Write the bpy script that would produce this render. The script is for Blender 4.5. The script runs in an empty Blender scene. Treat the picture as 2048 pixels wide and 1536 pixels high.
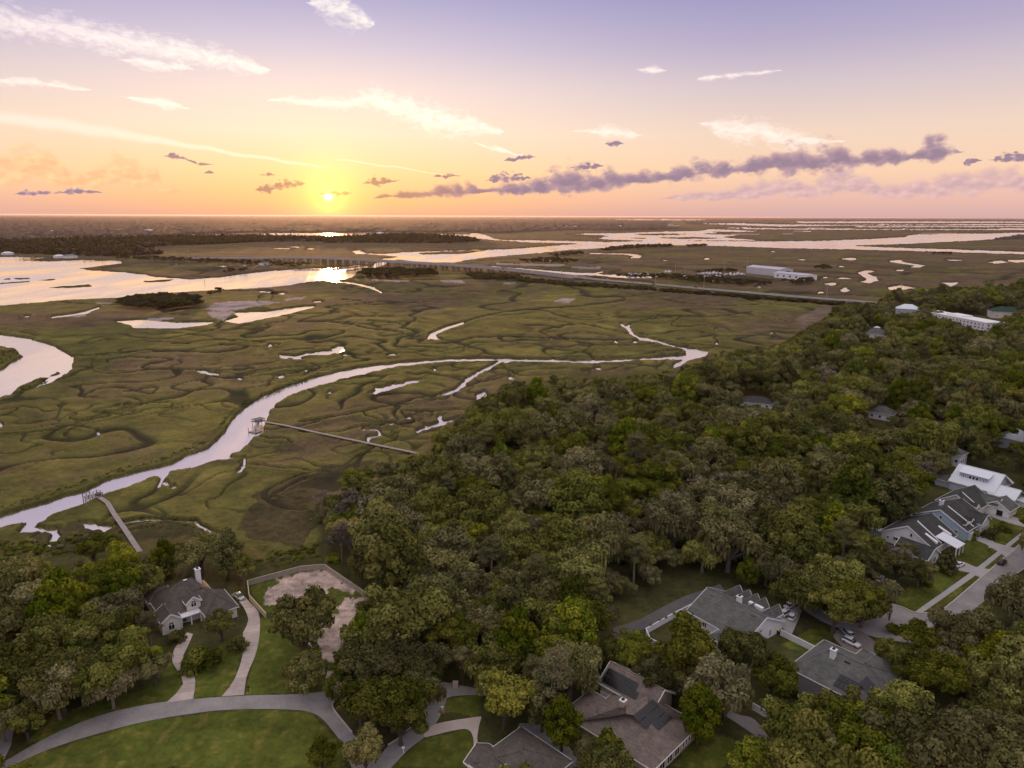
import bpy, math, random
import numpy as np
from mathutils import Matrix, Vector

# ------------------------------------------------------------------ camera
F = 1420.0; CAMH = 110.0; TH = math.atan((768 - 432) / F); RO = 0.0039
fv = np.array([0, math.cos(TH), -math.sin(TH)]); u0 = np.array([0, math.sin(TH), math.cos(TH)]); r0 = np.array([1.0, 0, 0])
rv = math.cos(RO) * r0 + math.sin(RO) * u0; uv = math.cos(RO) * u0 - math.sin(RO) * r0
sc = bpy.context.scene
cam_d = bpy.data.cameras.new('camera'); cam = bpy.data.objects.new('camera', cam_d); sc.collection.objects.link(cam)
cam_d.sensor_width = 36; cam_d.lens = 36 * F / 2048; cam_d.clip_start = 0.5; cam_d.clip_end = 900000
cam.matrix_world = Matrix(((rv[0], uv[0], -fv[0], 0), (rv[1], uv[1], -fv[1], 0), (rv[2], uv[2], -fv[2], CAMH), (0, 0, 0, 1)))
sc.camera = cam
R_ = math.radians

def ray(px, py):
    d = fv + (px - 1024) / F * rv - (py - 768) / F * uv
    return d / np.linalg.norm(d)
def azel(px, py):
    d = ray(px, py); return math.degrees(math.atan2(d[0], d[1])), math.degrees(math.asin(d[2]))
def G(px, py, z=2.0):                      # where the sight line through a photo pixel meets the level z
    d = fv + (px - 1024) / F * rv - (py - 768) / F * uv
    t = (z - CAMH) / d[2]; return (t * d[0], t * d[1])
def P(x, y, z):
    x = np.asarray(x, float); y = np.asarray(y, float); z = np.asarray(z, float) - CAMH
    w = x * fv[0] + y * fv[1] + z * fv[2]
    return 1024 + F * (x * rv[0] + y * rv[1] + z * rv[2]) / w, 768 - F * (x * uv[0] + y * uv[1] + z * uv[2]) / w, w

# ------------------------------------------------------------------ world: dusk sky
def lin(r, g, b): return tuple((c / 255 / 12.92 if c / 255 <= 0.04045 else ((c / 255 + 0.055) / 1.055) ** 2.4) for c in (r, g, b))
SUN_AZ, SUN_EL = azel(657, 393)
sdir = np.array([math.sin(R_(SUN_AZ)) * math.cos(R_(SUN_EL)), math.cos(R_(SUN_AZ)) * math.cos(R_(SUN_EL)), math.sin(R_(SUN_EL))])
world = bpy.data.worlds.new('World'); sc.world = world; world.use_nodes = True
wt = world.node_tree; wt.nodes.clear()
class NT:
    def __init__(s, t): s.t = t
    def n(s, typ, **k):
        nd = s.t.nodes.new(typ)
        for a, b in k.items(): setattr(nd, a, b)
        return nd
    def l(s, a, b): s.t.links.new(a, b)
    def put(s, sock, v):
        if hasattr(v, 'is_output') or isinstance(v, bpy.types.NodeSocket): s.t.links.new(v, sock)
        else: sock.default_value = v
    def m(s, op, a, b=None, c=None, clamp=False):
        nd = s.n('ShaderNodeMath', operation=op, use_clamp=clamp)
        for i, v in enumerate((a, b, c)):
            if v is not None: s.put(nd.inputs[i], v)
        return nd.outputs[0]
    def vm(s, op, a, b=None):
        nd = s.n('ShaderNodeVectorMath', operation=op); s.put(nd.inputs[0], a)
        if b is not None: s.put(nd.inputs[1], b)
        return nd.outputs['Value'] if op in ('DOT_PRODUCT', 'LENGTH', 'DISTANCE') else nd.outputs[0]
    def mix(s, f, a, b, bt='MIX'):
        nd = s.n('ShaderNodeMix', data_type='RGBA', blend_type=bt)
        s.put(nd.inputs[0], f); s.put(nd.inputs[6], a if not isinstance(a, tuple) else (*a[:3], 1)); s.put(nd.inputs[7], b if not isinstance(b, tuple) else (*b[:3], 1))
        return nd.outputs[2]
    def ramp(s, f, stops, interp='LINEAR'):
        nd = s.n('ShaderNodeValToRGB'); s.put(nd.inputs[0], f); e = nd.color_ramp.elements; nd.color_ramp.interpolation = interp
        while len(e) < len(stops): e.new(0.5)
        for q, (p, c) in zip(e, stops): q.position = p; q.color = (*c, 1) if len(c) == 3 else c
        return nd.outputs[0]
    def noise(s, v, scale, detail=4, rough=0.55, dist=0.0, dim='3D'):
        nd = s.n('ShaderNodeTexNoise', noise_dimensions=dim); s.put(nd.inputs['Vector'], v)
        nd.inputs['Scale'].default_value = scale; nd.inputs['Detail'].default_value = detail; nd.inputs['Roughness'].default_value = rough; nd.inputs['Distortion'].default_value = dist
        return nd.outputs['Fac'], nd.outputs['Color']
    def sstep(s, x, a, b, c=0.0, d=1.0):
        nd = s.n('ShaderNodeMapRange', interpolation_type='SMOOTHSTEP'); s.put(nd.inputs[0], x)
        for i, v in zip((1, 2, 3, 4), (a, b, c, d)): nd.inputs[i].default_value = v
        return nd.outputs[0]
W = NT(wt)
tc = W.n('ShaderNodeTexCoord'); D = tc.outputs['Generated']
sx = W.n('ShaderNodeSeparateXYZ'); W.l(D, sx.inputs[0]); X, Y, Z = sx.outputs
el = W.m('MULTIPLY', W.m('ARCSINE', Z), 57.29578); az = W.m('MULTIPLY', W.m('ARCTAN2', X, Y), 57.29578)
cosun = W.vm('DOT_PRODUCT', D, tuple(sdir)); asun = W.m('MULTIPLY', W.m('ARCCOSINE', W.m('MINIMUM', cosun, 0.999999)), 57.29578)
elf = W.m('DIVIDE', el, 90.0, clamp=True)
S = lambda d: d / 90.0
side = W.ramp(elf, [(0, lin(205, 166, 160)), (S(1.2), lin(224, 180, 164)), (S(3.2), lin(240, 202, 168)), (S(6), lin(232, 205, 184)), (S(9), lin(208, 190, 194)), (S(12), lin(180, 168, 194)), (S(15.5), lin(156, 150, 191)), (S(20), lin(168, 162, 194)), (S(34), lin(197, 189, 194)), (1, lin(201, 194, 194))])  # sky stops above the frame are brightened to lift light on the ground
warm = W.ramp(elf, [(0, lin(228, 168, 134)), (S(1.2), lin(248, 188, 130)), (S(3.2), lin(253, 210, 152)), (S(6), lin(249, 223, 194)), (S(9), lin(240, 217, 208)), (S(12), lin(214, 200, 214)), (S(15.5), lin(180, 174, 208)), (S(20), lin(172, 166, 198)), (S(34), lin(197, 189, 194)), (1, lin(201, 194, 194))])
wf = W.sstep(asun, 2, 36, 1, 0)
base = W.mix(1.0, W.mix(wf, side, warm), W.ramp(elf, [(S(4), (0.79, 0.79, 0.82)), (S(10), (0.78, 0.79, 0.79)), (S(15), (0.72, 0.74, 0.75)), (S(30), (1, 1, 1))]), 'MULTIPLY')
sky = W.n('ShaderNodeTexSky', sky_type='NISHITA', sun_disc=False, sun_elevation=R_(SUN_EL), sun_rotation=R_(SUN_AZ), altitude=100, air_density=1.0, dust_density=1.5, ozone_density=1.0)
nish = W.vm('MULTIPLY', sky.outputs[0], (0.006, 0.006, 0.006))
base = W.mix(1.0, base, nish, 'ADD')
# direction coordinates in degrees for clouds
cv = W.n('ShaderNodeCombineXYZ'); W.l(az, cv.inputs[0]); W.l(el, cv.inputs[1]); UV = cv.outputs[0]
nf = W.noise(UV, 0.8, 4, 0.6)[0]; nf2 = W.noise(W.vm('MULTIPLY', UV, (0.35, 1.0, 1)), 0.9, 3, 0.6)[0]
def warp(ax, ay, src=nf):
    q = W.m('SUBTRACT', src, 0.5); c = W.n('ShaderNodeCombineXYZ'); W.l(W.m('MULTIPLY', q, ax), c.inputs[0]); W.l(W.m('MULTIPLY', q, ay), c.inputs[1]); return W.vm('ADD', UV, c.outputs[0])
UVc = warp(1.1, 0.5); UVs = warp(2.2, -0.8, nf2)
def puff(coord, scale, detail):
    v = W.n('ShaderNodeTexVoronoi', voronoi_dimensions='2D', feature='F1', normalize=True); W.l(coord, v.inputs['Vector']); v.inputs['Scale'].default_value = scale; v.inputs['Detail'].default_value = detail; v.inputs['Roughness'].default_value = 0.55; return v.outputs['Distance']
UVp = warp(0.5, 0.35); pf = puff(W.vm('MULTIPLY', UVp, (0.8, 1.25, 1)), 0.95, 2.0); pf_lit = puff(W.vm('MULTIPLY', W.vm('ADD', UVp, (-0.22, 0.22, 0)), (0.8, 1.25, 1)), 0.95, 1.0)
def band(coord, stops, flat=1.0):                    # a cloud layer: (px, py, half height px) along the sky; returns 1 at its middle, 0 at its rim
    sp = W.n('ShaderNodeSeparateXYZ'); W.l(coord, sp.inputs[0])
    st = sorted((azel(a, b)[0], azel(a, b)[1], c / 24.6) for a, b, c in stops)
    r = W.ramp(W.m('MULTIPLY_ADD', sp.outputs[0], 0.01, 0.5, clamp=True), [(0.5 + a * 0.01, (max(0, b) / 20, c / 5, 0)) for a, b, c in st], 'EASE')
    q = W.n('ShaderNodeSeparateXYZ'); W.l(r, q.inputs[0])
    dv = W.m('MULTIPLY_ADD', q.outputs[0], -20.0, sp.outputs[1]); dv = W.m('MAXIMUM', dv, W.m('MULTIPLY', dv, -flat))
    return W.m('SUBTRACT', 1.0, W.m('DIVIDE', dv, W.m('MAXIMUM', W.m('MULTIPLY_ADD', q.outputs[1], 5.0, -0.03), 0.0005)))
def mx(*v):
    o = v[0]
    for q in v[1:]: o = W.m('MAXIMUM', o, q)
    return o
# thin high cirrus
cir = mx(band(UVs, [(-300, 10, 20), (-100, 25, 22), (0, 40, 24), (60, 50, 26), (150, 64, 26), (250, 84, 26), (350, 100, 24), (430, 116, 22), (500, 131, 16), (530, 138, 6), (545, 140, 0), (600, 0, 0), (640, 4, 24), (690, 18, 36), (730, 40, 20), (750, 48, 0), (1270, 140, 0), (1305, 140, 12), (1335, 140, 0), (1380, 158, 0), (1410, 157, 6), (1480, 150, 6), (1550, 142, 4), (1570, 140, 0)]),
     band(UVs, [(230, 195, 0), (330, 206, 12), (370, 216, 4), (385, 218, 0), (520, 200, 0), (560, 198, 7), (620, 203, 10), (680, 205, 14), (740, 196, 22), (800, 215, 30), (860, 236, 32), (930, 250, 28), (985, 258, 12), (1005, 262, 0), (1130, 262, 0), (1170, 262, 5), (1215, 264, 16), (1260, 268, 10), (1280, 270, 0), (1390, 245, 0), (1420, 248, 10), (1460, 262, 26), (1520, 262, 24), (1580, 280, 22), (1650, 285, 8), (1700, 280, 0)]),
     band(UVs, [(-50, 155, 6), (30, 162, 10), (120, 172, 8), (200, 180, 0), (230, 120, 0), (300, 128, 12), (360, 134, 10), (390, 138, 0), (940, 285, 0), (990, 297, 7), (1040, 310, 4), (1060, 315, 0)]))
stk = W.noise(W.vm('MULTIPLY', UVs, (0.7, 1.3, 1)), 1.9, 5, 0.65)[0]
cirm = W.m('MULTIPLY', W.sstep(W.m('ADD', cir, W.m('MULTIPLY', W.m('SUBTRACT', stk, 0.5), 2.6)), -0.15, 1.35), 0.6)
UVt = warp(0.3, 0.2)
con = mx(band(UVt, [(0, 235, 14), (100, 247, 16), (200, 262, 15), (300, 278, 11), (400, 295, 7), (500, 312, 5), (600, 327, 5), (650, 334, 3), (665, 336, 0)]), band(UVt, [(660, 318, 0), (680, 319, 2.5), (780, 333, 3), (880, 348, 2), (900, 350, 0)]))
conm = W.m('MULTIPLY', W.sstep(con, 0.0, 0.9), 0.3)
base = W.mix(W.m('MAXIMUM', cirm, conm), base, W.mix(W.sstep(asun, 4, 22), lin(255, 250, 225), lin(250, 232, 222)))
# hazy far banks
pale = band(UVc, [(-400, 380, 25), (-150, 370, 30), (0, 350, 34), (70, 340, 40), (110, 342, 44), (150, 372, 20), (200, 356, 28), (230, 345, 36), (260, 352, 30), (310, 362, 26), (340, 382, 8), (380, 390, 0), (1300, 398, 0), (1380, 394, 10), (1450, 393, 13), (1520, 384, 22), (1560, 376, 26), (1610, 384, 18), (1650, 374, 28), (1690, 366, 34), (1730, 376, 22), (1770, 388, 14), (1850, 380, 22), (1930, 372, 28), (2000, 366, 26), (2060, 370, 24), (2200, 378, 26)], 1.5)
palem = W.m('MULTIPLY', W.sstep(W.m('ADD', pale, W.m('MULTIPLY', W.m('SUBTRACT', 0.34, pf), 1.9)), 0.0, 0.7), 0.82)
palec = W.mix(W.m('MULTIPLY_ADD', W.m('SUBTRACT', pf_lit, pf), 1.6, 0.25, clamp=True), W.mix(W.sstep(az, -30, 12), lin(222, 168, 124), lin(176, 146, 154)), W.mix(W.sstep(az, -30, 12), lin(250, 204, 150), lin(222, 182, 170)))
base = W.mix(palem, base, palec)
# low dark cumulus
UVq = warp(0.5, 0.25); pf2 = puff(W.vm('MULTIPLY', UVp, (0.8, 1.3, 1)), 2.3, 1.0)
dark = band(UVc, [(740, 397, 0), (770, 393, 6), (830, 391, 11), (900, 386, 20), (945, 384, 18), (970, 383, 5), (990, 382, 15), (1050, 380, 24), (1130, 370, 40), (1190, 368, 35), (1250, 364, 22), (1310, 360, 19), (1325, 357, 11), (1350, 353, 28), (1430, 345, 25), (1480, 340, 14), (1515, 336, 30), (1580, 331, 39), (1620, 328, 28), (1670, 321, 39), (1712, 323, 18), (1735, 320, 25), (1790, 319, 21), (1822, 316, 8), (1862, 303, 35), (1888, 306, 25), (1925, 305, 0), (2250, 300, 0), (2300, 300, 25), (2400, 300, 0)], 1.9)
small = mx(band(UVq, [(325, 312, 0), (345, 313, 8), (370, 318, 3), (400, 329, 4), (435, 330, 0), (505, 381, 0), (530, 380, 10), (575, 370, 9), (605, 368, 5), (615, 366, 0), (628, 388, 0), (650, 387, 4), (690, 388, 6), (705, 386, 0), (718, 368, 0), (755, 364, 10), (790, 362, 3), (800, 360, 0), (860, 353, 0), (885, 352, 6), (920, 352, 2), (930, 352, 0), (965, 362, 0), (1000, 358, 12), (1040, 356, 8), (1070, 356, 0), (1130, 335, 0), (1180, 333, 8), (1215, 333, 0)], 1.6),
     band(UVq, [(20, 388, 0), (60, 387, 6), (110, 386, 3), (160, 383, 7), (215, 386, 0), (405, 345, 0), (420, 345, 4), (435, 345, 0), (515, 350, 0), (536, 350, 5), (555, 350, 0), (1000, 322, 0), (1020, 320, 5), (1060, 314, 5), (1075, 313, 0), (1205, 288, 0), (1230, 287, 9), (1255, 288, 0), (1925, 325, 0), (1940, 325, 11), (1965, 318, 0), (1975, 322, 0), (2000, 318, 8), (2050, 316, 10)], 1.6))
nz = W.m('MULTIPLY', W.m('SUBTRACT', nf, 0.5), 0.7)
dsum = W.m('MAXIMUM', W.m('ADD', dark, W.m('MULTIPLY_ADD', W.m('SUBTRACT', 0.34, pf), 2.3, nz)), W.m('ADD', small, W.m('MULTIPLY_ADD', W.m('SUBTRACT', 0.36, pf2), 3.4, nz)))
dm = W.m('MULTIPLY', W.sstep(dsum, -0.05, 0.8), 0.9)
lit = W.m('ADD', W.m('MULTIPLY', W.m('SUBTRACT', pf_lit, pf), 1.5), W.m('MULTIPLY_ADD', dsum, -0.55, 0.62))
dcol = W.ramp(lit, [(0.0, lin(126, 106, 128)), (0.35, lin(152, 126, 140)), (0.7, lin(196, 155, 148)), (1.0, lin(236, 188, 156))])
dcol = W.mix(W.sstep(asun, 2, 16, 0.6, 0), dcol, lin(186, 128, 76))
base = W.mix(dm, base, dcol)
# the sun and its glow
def gau(w): return W.m('EXPONENT', W.m('MULTIPLY', W.m('POWER', W.m('DIVIDE', asun, w), 2.0), -1.0))
def addglow(b, w, col, extra=None):
    f = gau(w)
    if extra is not None: f = W.m('MULTIPLY', f, extra)
    return W.mix(f, b, W.vm('ADD', b, col))
base = addglow(base, 8.0, (0.05, 0.03, 0.0))
base = addglow(base, 2.6, (0.30, 0.20, 0.0))
base = addglow(base, 1.0, (0.6, 0.42, 0.06), W.m('SUBTRACT', 1.0, W.m('MULTIPLY', dm, 0.7)))
base = addglow(base, 0.22, (5, 3.9, 1.5), W.m('SUBTRACT', 1.0, W.m('MULTIPLY', dm, 0.8)))
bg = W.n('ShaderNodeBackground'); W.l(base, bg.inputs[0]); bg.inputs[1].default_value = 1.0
world.cycles.sampling_method = 'MANUAL'; world.cycles.sample_map_resolution = 256
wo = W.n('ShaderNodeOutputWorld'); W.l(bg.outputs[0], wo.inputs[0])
sun_d = bpy.data.lights.new('sun', 'SUN'); sun_d.energy = 3.0; sun_d.angle = R_(0.6); sun_d.color = (1.0, 0.50, 0.20)
sun_o = bpy.data.objects.new('sun', sun_d); sc.collection.objects.link(sun_o)
sun_o.rotation_euler = Vector(tuple(sdir)).to_track_quat('Z', 'Y').to_euler(); sun_o.location = (0, 0, 300)
sc.view_settings.view_transform = 'Standard'; sc.view_settings.look = 'None'; sc.view_settings.exposure = 0.48; sc.view_settings.gamma = 1.0
sc.render.engine = 'CYCLES'; sc.cycles.use_denoising = True
sc.cycles.max_bounces = 5; sc.cycles.diffuse_bounces = 2; sc.cycles.glossy_bounces = 2; sc.cycles.transmission_bounces = 2; sc.cycles.volume_bounces = 0; sc.cycles.transparent_max_bounces = 4
sc.cycles.caustics_reflective = False; sc.cycles.caustics_refractive = False
try: sc.cycles.denoising_prefilter = 'FAST'
except Exception: pass

# ------------------------------------------------------------------ helpers
COL = sc.collection
rng = np.random.default_rng(7); random.seed(7)
def tag(o, label=None, cat=None, group=None, kind=None):
    if label: o['label'] = label
    if cat: o['category'] = cat
    if group: o['group'] = group
    if kind: o['kind'] = kind
    return o
def empty(name, loc=(0, 0, 0), rz=0.0, parent=None):
    o = bpy.data.objects.new(name, None); COL.objects.link(o); o.location = loc; o.rotation_euler = (0, 0, rz); o.empty_display_size = 0.5
    if parent: o.parent = parent
    return o
def link(name, me, parent=None):
    o = bpy.data.objects.new(name, me); COL.objects.link(o)
    if parent: o.parent = parent
    return o
def npmesh(name, v, f, mats=(), smooth=False, mi=None):
    v = np.asarray(v, np.float32); f = np.asarray(f, np.int32); k = f.shape[1]
    me = bpy.data.meshes.new(name); me.vertices.add(len(v)); me.vertices.foreach_set('co', v.ravel())
    me.loops.add(f.size); me.loops.foreach_set('vertex_index', f.ravel()); me.polygons.add(len(f))
    me.polygons.foreach_set('loop_start', np.arange(0, f.size, k, dtype=np.int32))
    for m in mats: me.materials.append(m)
    if mi is not None: me.polygons.foreach_set('material_index', np.asarray(mi, np.int32))
    me.polygons.foreach_set('use_smooth', np.full(len(f), smooth)); me.update(); return me
def cattr(me, name, cols):
    a = me.attributes.new(name, 'FLOAT_COLOR', 'POINT'); c = np.ones((len(cols), 4), np.float32); c[:, :3] = cols; a.data.foreach_set('color', c.ravel())
class MB:
    def __init__(s): s.v = []; s.f = []
    def add(s, vs, fs):
        n = len(s.v); s.v += [tuple(q) for q in vs]; s.f += [tuple(i + n for i in q) for q in fs]; return s
    def box(s, x0, x1, y0, y1, z0, z1):
        return s.add([(x0, y0, z0), (x1, y0, z0), (x1, y1, z0), (x0, y1, z0), (x0, y0, z1), (x1, y0, z1), (x1, y1, z1), (x0, y1, z1)],
                     [(0, 3, 2, 1), (4, 5, 6, 7), (0, 1, 5, 4), (1, 2, 6, 5), (2, 3, 7, 6), (3, 0, 4, 7)])
    def bar(s, a, b, w, h, up=(0, 0, 1)):
        a = Vector(a); b = Vector(b); d = (b - a).normalized(); u_ = Vector(up); r = d.cross(u_)
        if r.length < 1e-4: r = Vector((1, 0, 0))
        r.normalize(); u_ = r.cross(d); r *= w / 2; u_ *= h / 2
        return s.add([a - r - u_, a + r - u_, a + r + u_, a - r + u_, b - r - u_, b + r - u_, b + r + u_, b - r + u_],
                     [(0, 1, 2, 3), (7, 6, 5, 4), (0, 4, 5, 1), (1, 5, 6, 2), (2, 6, 7, 3), (3, 7, 4, 0)])
    def tube(s, pts, rad, n=7):
        n0 = len(s.v); pts = [Vector(p) for p in pts]
        for i, p in enumerate(pts):
            d = (pts[min(i + 1, len(pts) - 1)] - pts[max(i - 1, 0)]).normalized(); a = d.orthogonal().normalized() if abs(d.z) < .9 else Vector((1, 0, 0)); a = (a - d * a.dot(d)).normalized(); b = d.cross(a)
            for k in range(n):
                t = 2 * math.pi * k / n; s.v.append(tuple(p + (a * math.cos(t) + b * math.sin(t)) * rad[i]))
        for i in range(len(pts) - 1):
            for k in range(n):
                s.f.append((n0 + i * n + k, n0 + i * n + (k + 1) % n, n0 + (i + 1) * n + (k + 1) % n, n0 + (i + 1) * n + k))
        s.f.append(tuple(n0 + k for k in reversed(range(n)))); s.f.append(tuple(n0 + (len(pts) - 1) * n + k for k in range(n))); return s
    def prism(s, pts, z0, z1):              # polygon counter-clockwise in xy
        n = len(pts); return s.add([(x, y, z0) for x, y in pts] + [(x, y, z1) for x, y in pts],
            [tuple(range(n - 1, -1, -1)), tuple(range(n, 2 * n))] + [(i, (i + 1) % n, n + (i + 1) % n, n + i) for i in range(n)])
    def build(s, name, mat, parent=None, smooth=False):
        me = bpy.data.meshes.new(name); me.from_pydata(s.v, [], s.f); me.materials.append(mat); me.update()
        if smooth: me.polygons.foreach_set('use_smooth', [True] * len(me.polygons))
        return link(name, me, parent)

# ------------------------------------------------------------------ materials
MAT = {}
def material(name, col, rough=0.8, var=0.25, scale=0.6, metal=0.0, bump=0.0, bscale=6.0, spec=0.3, tone=None, orand=0.0, coords='Object'):
    m = bpy.data.materials.new(name); m.use_nodes = True; T = NT(m.node_tree); T.t.nodes.clear()
    b = T.n('ShaderNodeBsdfPrincipled'); o = T.n('ShaderNodeOutputMaterial'); T.l(b.outputs[0], o.inputs[0])
    t = T.n('ShaderNodeTexCoord'); f, c = T.noise(t.outputs[coords], scale, 6, 0.6); f2, _ = T.noise(t.outputs[coords], scale * 9, 3, 0.6)
    dk = tuple(x * (1 - var) for x in col); lt = tuple(min(1, x * (1 + var)) for x in (tone or col))
    cc = T.ramp(T.m('ADD', T.m('MULTIPLY', f, 0.7), T.m('MULTIPLY', f2, 0.3)), [(0.3, dk), (0.7, lt)])
    if orand:
        oi = T.n('ShaderNodeObjectInfo'); hs = T.n('ShaderNodeHueSaturation'); T.l(cc, hs.inputs['Color'])
        T.l(T.sstep(oi.outputs['Random'], 0, 1, 1 - orand, 1 + orand), hs.inputs['Value']); cc = hs.outputs[0]
    T.l(cc, b.inputs['Base Color']); b.inputs['Roughness'].default_value = rough; b.inputs['Metallic'].default_value = metal; b.inputs['Specular IOR Level'].default_value = spec
    if bump:
        bp = T.n('ShaderNodeBump'); bp.inputs['Strength'].default_value = bump; bp.inputs['Distance'].default_value = 0.1; T.l(T.noise(t.outputs[coords], bscale, 4)[0], bp.inputs['Height']); T.l(bp.outputs[0], b.inputs['Normal'])
    MAT[name] = m; return m
def shingle(name, col):
    m = bpy.data.materials.new(name); m.use_nodes = True; T = NT(m.node_tree); T.t.nodes.clear()
    b = T.n('ShaderNodeBsdfPrincipled'); o = T.n('ShaderNodeOutputMaterial'); T.l(b.outputs[0], o.inputs[0]); t = T.n('ShaderNodeTexCoord')
    br = T.n('ShaderNodeTexBrick'); mp = T.n('ShaderNodeMapping'); T.l(t.outputs['Object'], mp.inputs[0]); T.l(mp.outputs[0], br.inputs[0]); mp.inputs[3].default_value = (1, 1, 1)
    br.inputs['Scale'].default_value = 1.0; br.inputs['Brick Width'].default_value = 1.0; br.inputs['Row Height'].default_value = 0.32; br.inputs['Mortar Size'].default_value = 0.025; br.inputs['Bias'].default_value = 0.0
    br.inputs['Color1'].default_value = (*[x * 1.18 for x in col], 1); br.inputs['Color2'].default_value = (*[x * 0.84 for x in col], 1); br.inputs['Mortar'].default_value = (*[x * 0.6 for x in col], 1)
    f, _ = T.noise(t.outputs['Object'], 0.35, 6, 0.65); f2, _ = T.noise(T.vm('MULTIPLY', t.outputs['Object'], (1, 1, 0.3)), 2.2, 4)
    c = T.mix(1.0, br.outputs[0], T.ramp(T.m('ADD', T.m('MULTIPLY', f, 0.6), T.m('MULTIPLY', f2, 0.4)), [(0.3, (0.52, 0.56, 0.53)), (0.7, (1.32, 1.25, 1.18))]), 'MULTIPLY')
    T.l(c, b.inputs['Base Color']); b.inputs['Roughness'].default_value = 0.9; b.inputs['Specular IOR Level'].default_value = 0.2; MAT[name] = m
shingle('shingle_grey', (0.155, 0.158, 0.155)); shingle('shingle_brown', (0.225, 0.185, 0.17)); shingle('shingle_dark', (0.075, 0.076, 0.078)); shingle('shingle_taupe', (0.135, 0.12, 0.11)); shingle('roof_green', (0.045, 0.085, 0.07))
material('white_wall', (0.84, 0.84, 0.84), 0.7, 0.06, 0.4); material('blue_wall', (0.42, 0.53, 0.62), 0.7, 0.06, 0.4); material('tan_wall', (0.52, 0.42, 0.32), 0.8, 0.1, 0.4); material('cream_wall', (0.74, 0.68, 0.60), 0.8, 0.1, 0.4); material('grey_wall', (0.52, 0.56, 0.60), 0.8, 0.08, 0.4)
material('trim_white', (0.86, 0.86, 0.86), 0.6, 0.04); material('metal_white', (0.76, 0.80, 0.85), 0.45, 0.06, 0.3, spec=0.5); material('glass_dark', (0.02, 0.025, 0.03), 0.08, 0.2, spec=0.8); material('solar_cell', (0.012, 0.013, 0.018), 0.25, 0.2, spec=0.5); material('alu_frame', (0.35, 0.35, 0.36), 0.4, 0.05, metal=0.6)
material('asphalt', (0.31, 0.287, 0.277), 0.95, 0.34, 0.16, coords='Object'); material('asphalt_dark', (0.125, 0.12, 0.122), 0.95, 0.2, 0.25); material('concrete', (0.56, 0.47, 0.42), 0.9, 0.16, 0.22); material('concrete_grey', (0.42, 0.40, 0.39), 0.9, 0.12, 0.3); material('paver', (0.24, 0.20, 0.185), 0.9, 0.25, 0.9); material('kerb', (0.52, 0.47, 0.42), 0.9, 0.12, 0.5)
material('wood_new', (0.52, 0.43, 0.27), 0.85, 0.15, 1.2); material('wood_grey', (0.36, 0.32, 0.30), 0.9, 0.22, 0.9); material('wood_dark', (0.11, 0.095, 0.085), 0.9, 0.2, 1.0); material('vinyl', (0.80, 0.80, 0.82), 0.5, 0.05, 0.5); material('bark', (0.09, 0.075, 0.06), 0.95, 0.3, 1.5); material('bark_pale', (0.20, 0.175, 0.15), 0.95, 0.3, 1.5)
material('car_white', (0.80, 0.80, 0.82), 0.25, 0.02, spec=0.6); material('car_silver', (0.42, 0.46, 0.52), 0.25, 0.04, metal=0.4, spec=0.6); material('car_black', (0.03, 0.028, 0.03), 0.25, 0.1, spec=0.6); material('car_red', (0.35, 0.03, 0.02), 0.25, 0.1, spec=0.6); material('tyre', (0.015, 0.015, 0.015), 0.9, 0.1); material('rim', (0.4, 0.4, 0.42), 0.35, 0.05, metal=0.7); material('lamp_lens', (0.75, 0.75, 0.75), 0.1, 0.02); material('tail_lens', (0.35, 0.01, 0.01), 0.2, 0.02)
material('yellow_paint', (0.62, 0.60, 0.05), 0.5, 0.08); material('black_plastic', (0.02, 0.02, 0.022), 0.5, 0.1); material('blue_plastic', (0.02, 0.05, 0.12), 0.5, 0.1); material('brick', (0.26, 0.18, 0.14), 0.9, 0.25, 2.0); material('sheet_metal', (0.55, 0.55, 0.60), 0.5, 0.1, 0.05, metal=0.1); material('pier_concrete', (0.22, 0.19, 0.165), 0.9, 0.15, 0.1); material('green_roof_metal', (0.17, 0.22, 0.20), 0.6, 0.15)
material('screen_mesh', (0.045, 0.043, 0.042), 0.8, 0.2, 0.8); material('boat_hull', (0.72, 0.71, 0.70), 0.4, 0.05); material('boat_trim', (0.12, 0.16, 0.24), 0.5, 0.1)

# ------------------------------------------------------------------ terrain: marsh, creeks, upland
def perlin(x, y, seed=0):
    r = np.random.default_rng(seed); p = r.permutation(512).astype(np.int64); ang = r.random(512) * 2 * np.pi; gx, gy = np.cos(ang), np.sin(ang)
    xi = np.floor(x).astype(np.int64); yi = np.floor(y).astype(np.int64); xf = x - xi; yf = y - yi
    u_ = xf * xf * xf * (xf * (xf * 6 - 15) + 10); v_ = yf * yf * yf * (yf * (yf * 6 - 15) + 10)
    def g(ix, iy, fx, fy):
        h = p[(p[ix & 511] + iy) & 511]; return gx[h] * fx + gy[h] * fy
    a = g(xi, yi, xf, yf); b = g(xi + 1, yi, xf - 1, yf); c = g(xi, yi + 1, xf, yf - 1); d = g(xi + 1, yi + 1, xf - 1, yf - 1)
    return 1.5 * (a + u_ * (b - a) + v_ * (c - a) + u_ * v_ * (a - b - c + d))
def fbm(x, y, seed, oct=4, rough=0.5):
    s = 0; a = 1; t = 0
    for i in range(oct): s = s + a * perlin(x * 2 ** i, y * 2 ** i, seed + i); t += a; a *= rough
    return s / t
def sst(x, a, b): t = np.clip((x - a) / (b - a), 0, 1); return t * t * (3 - 2 * t)

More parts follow.
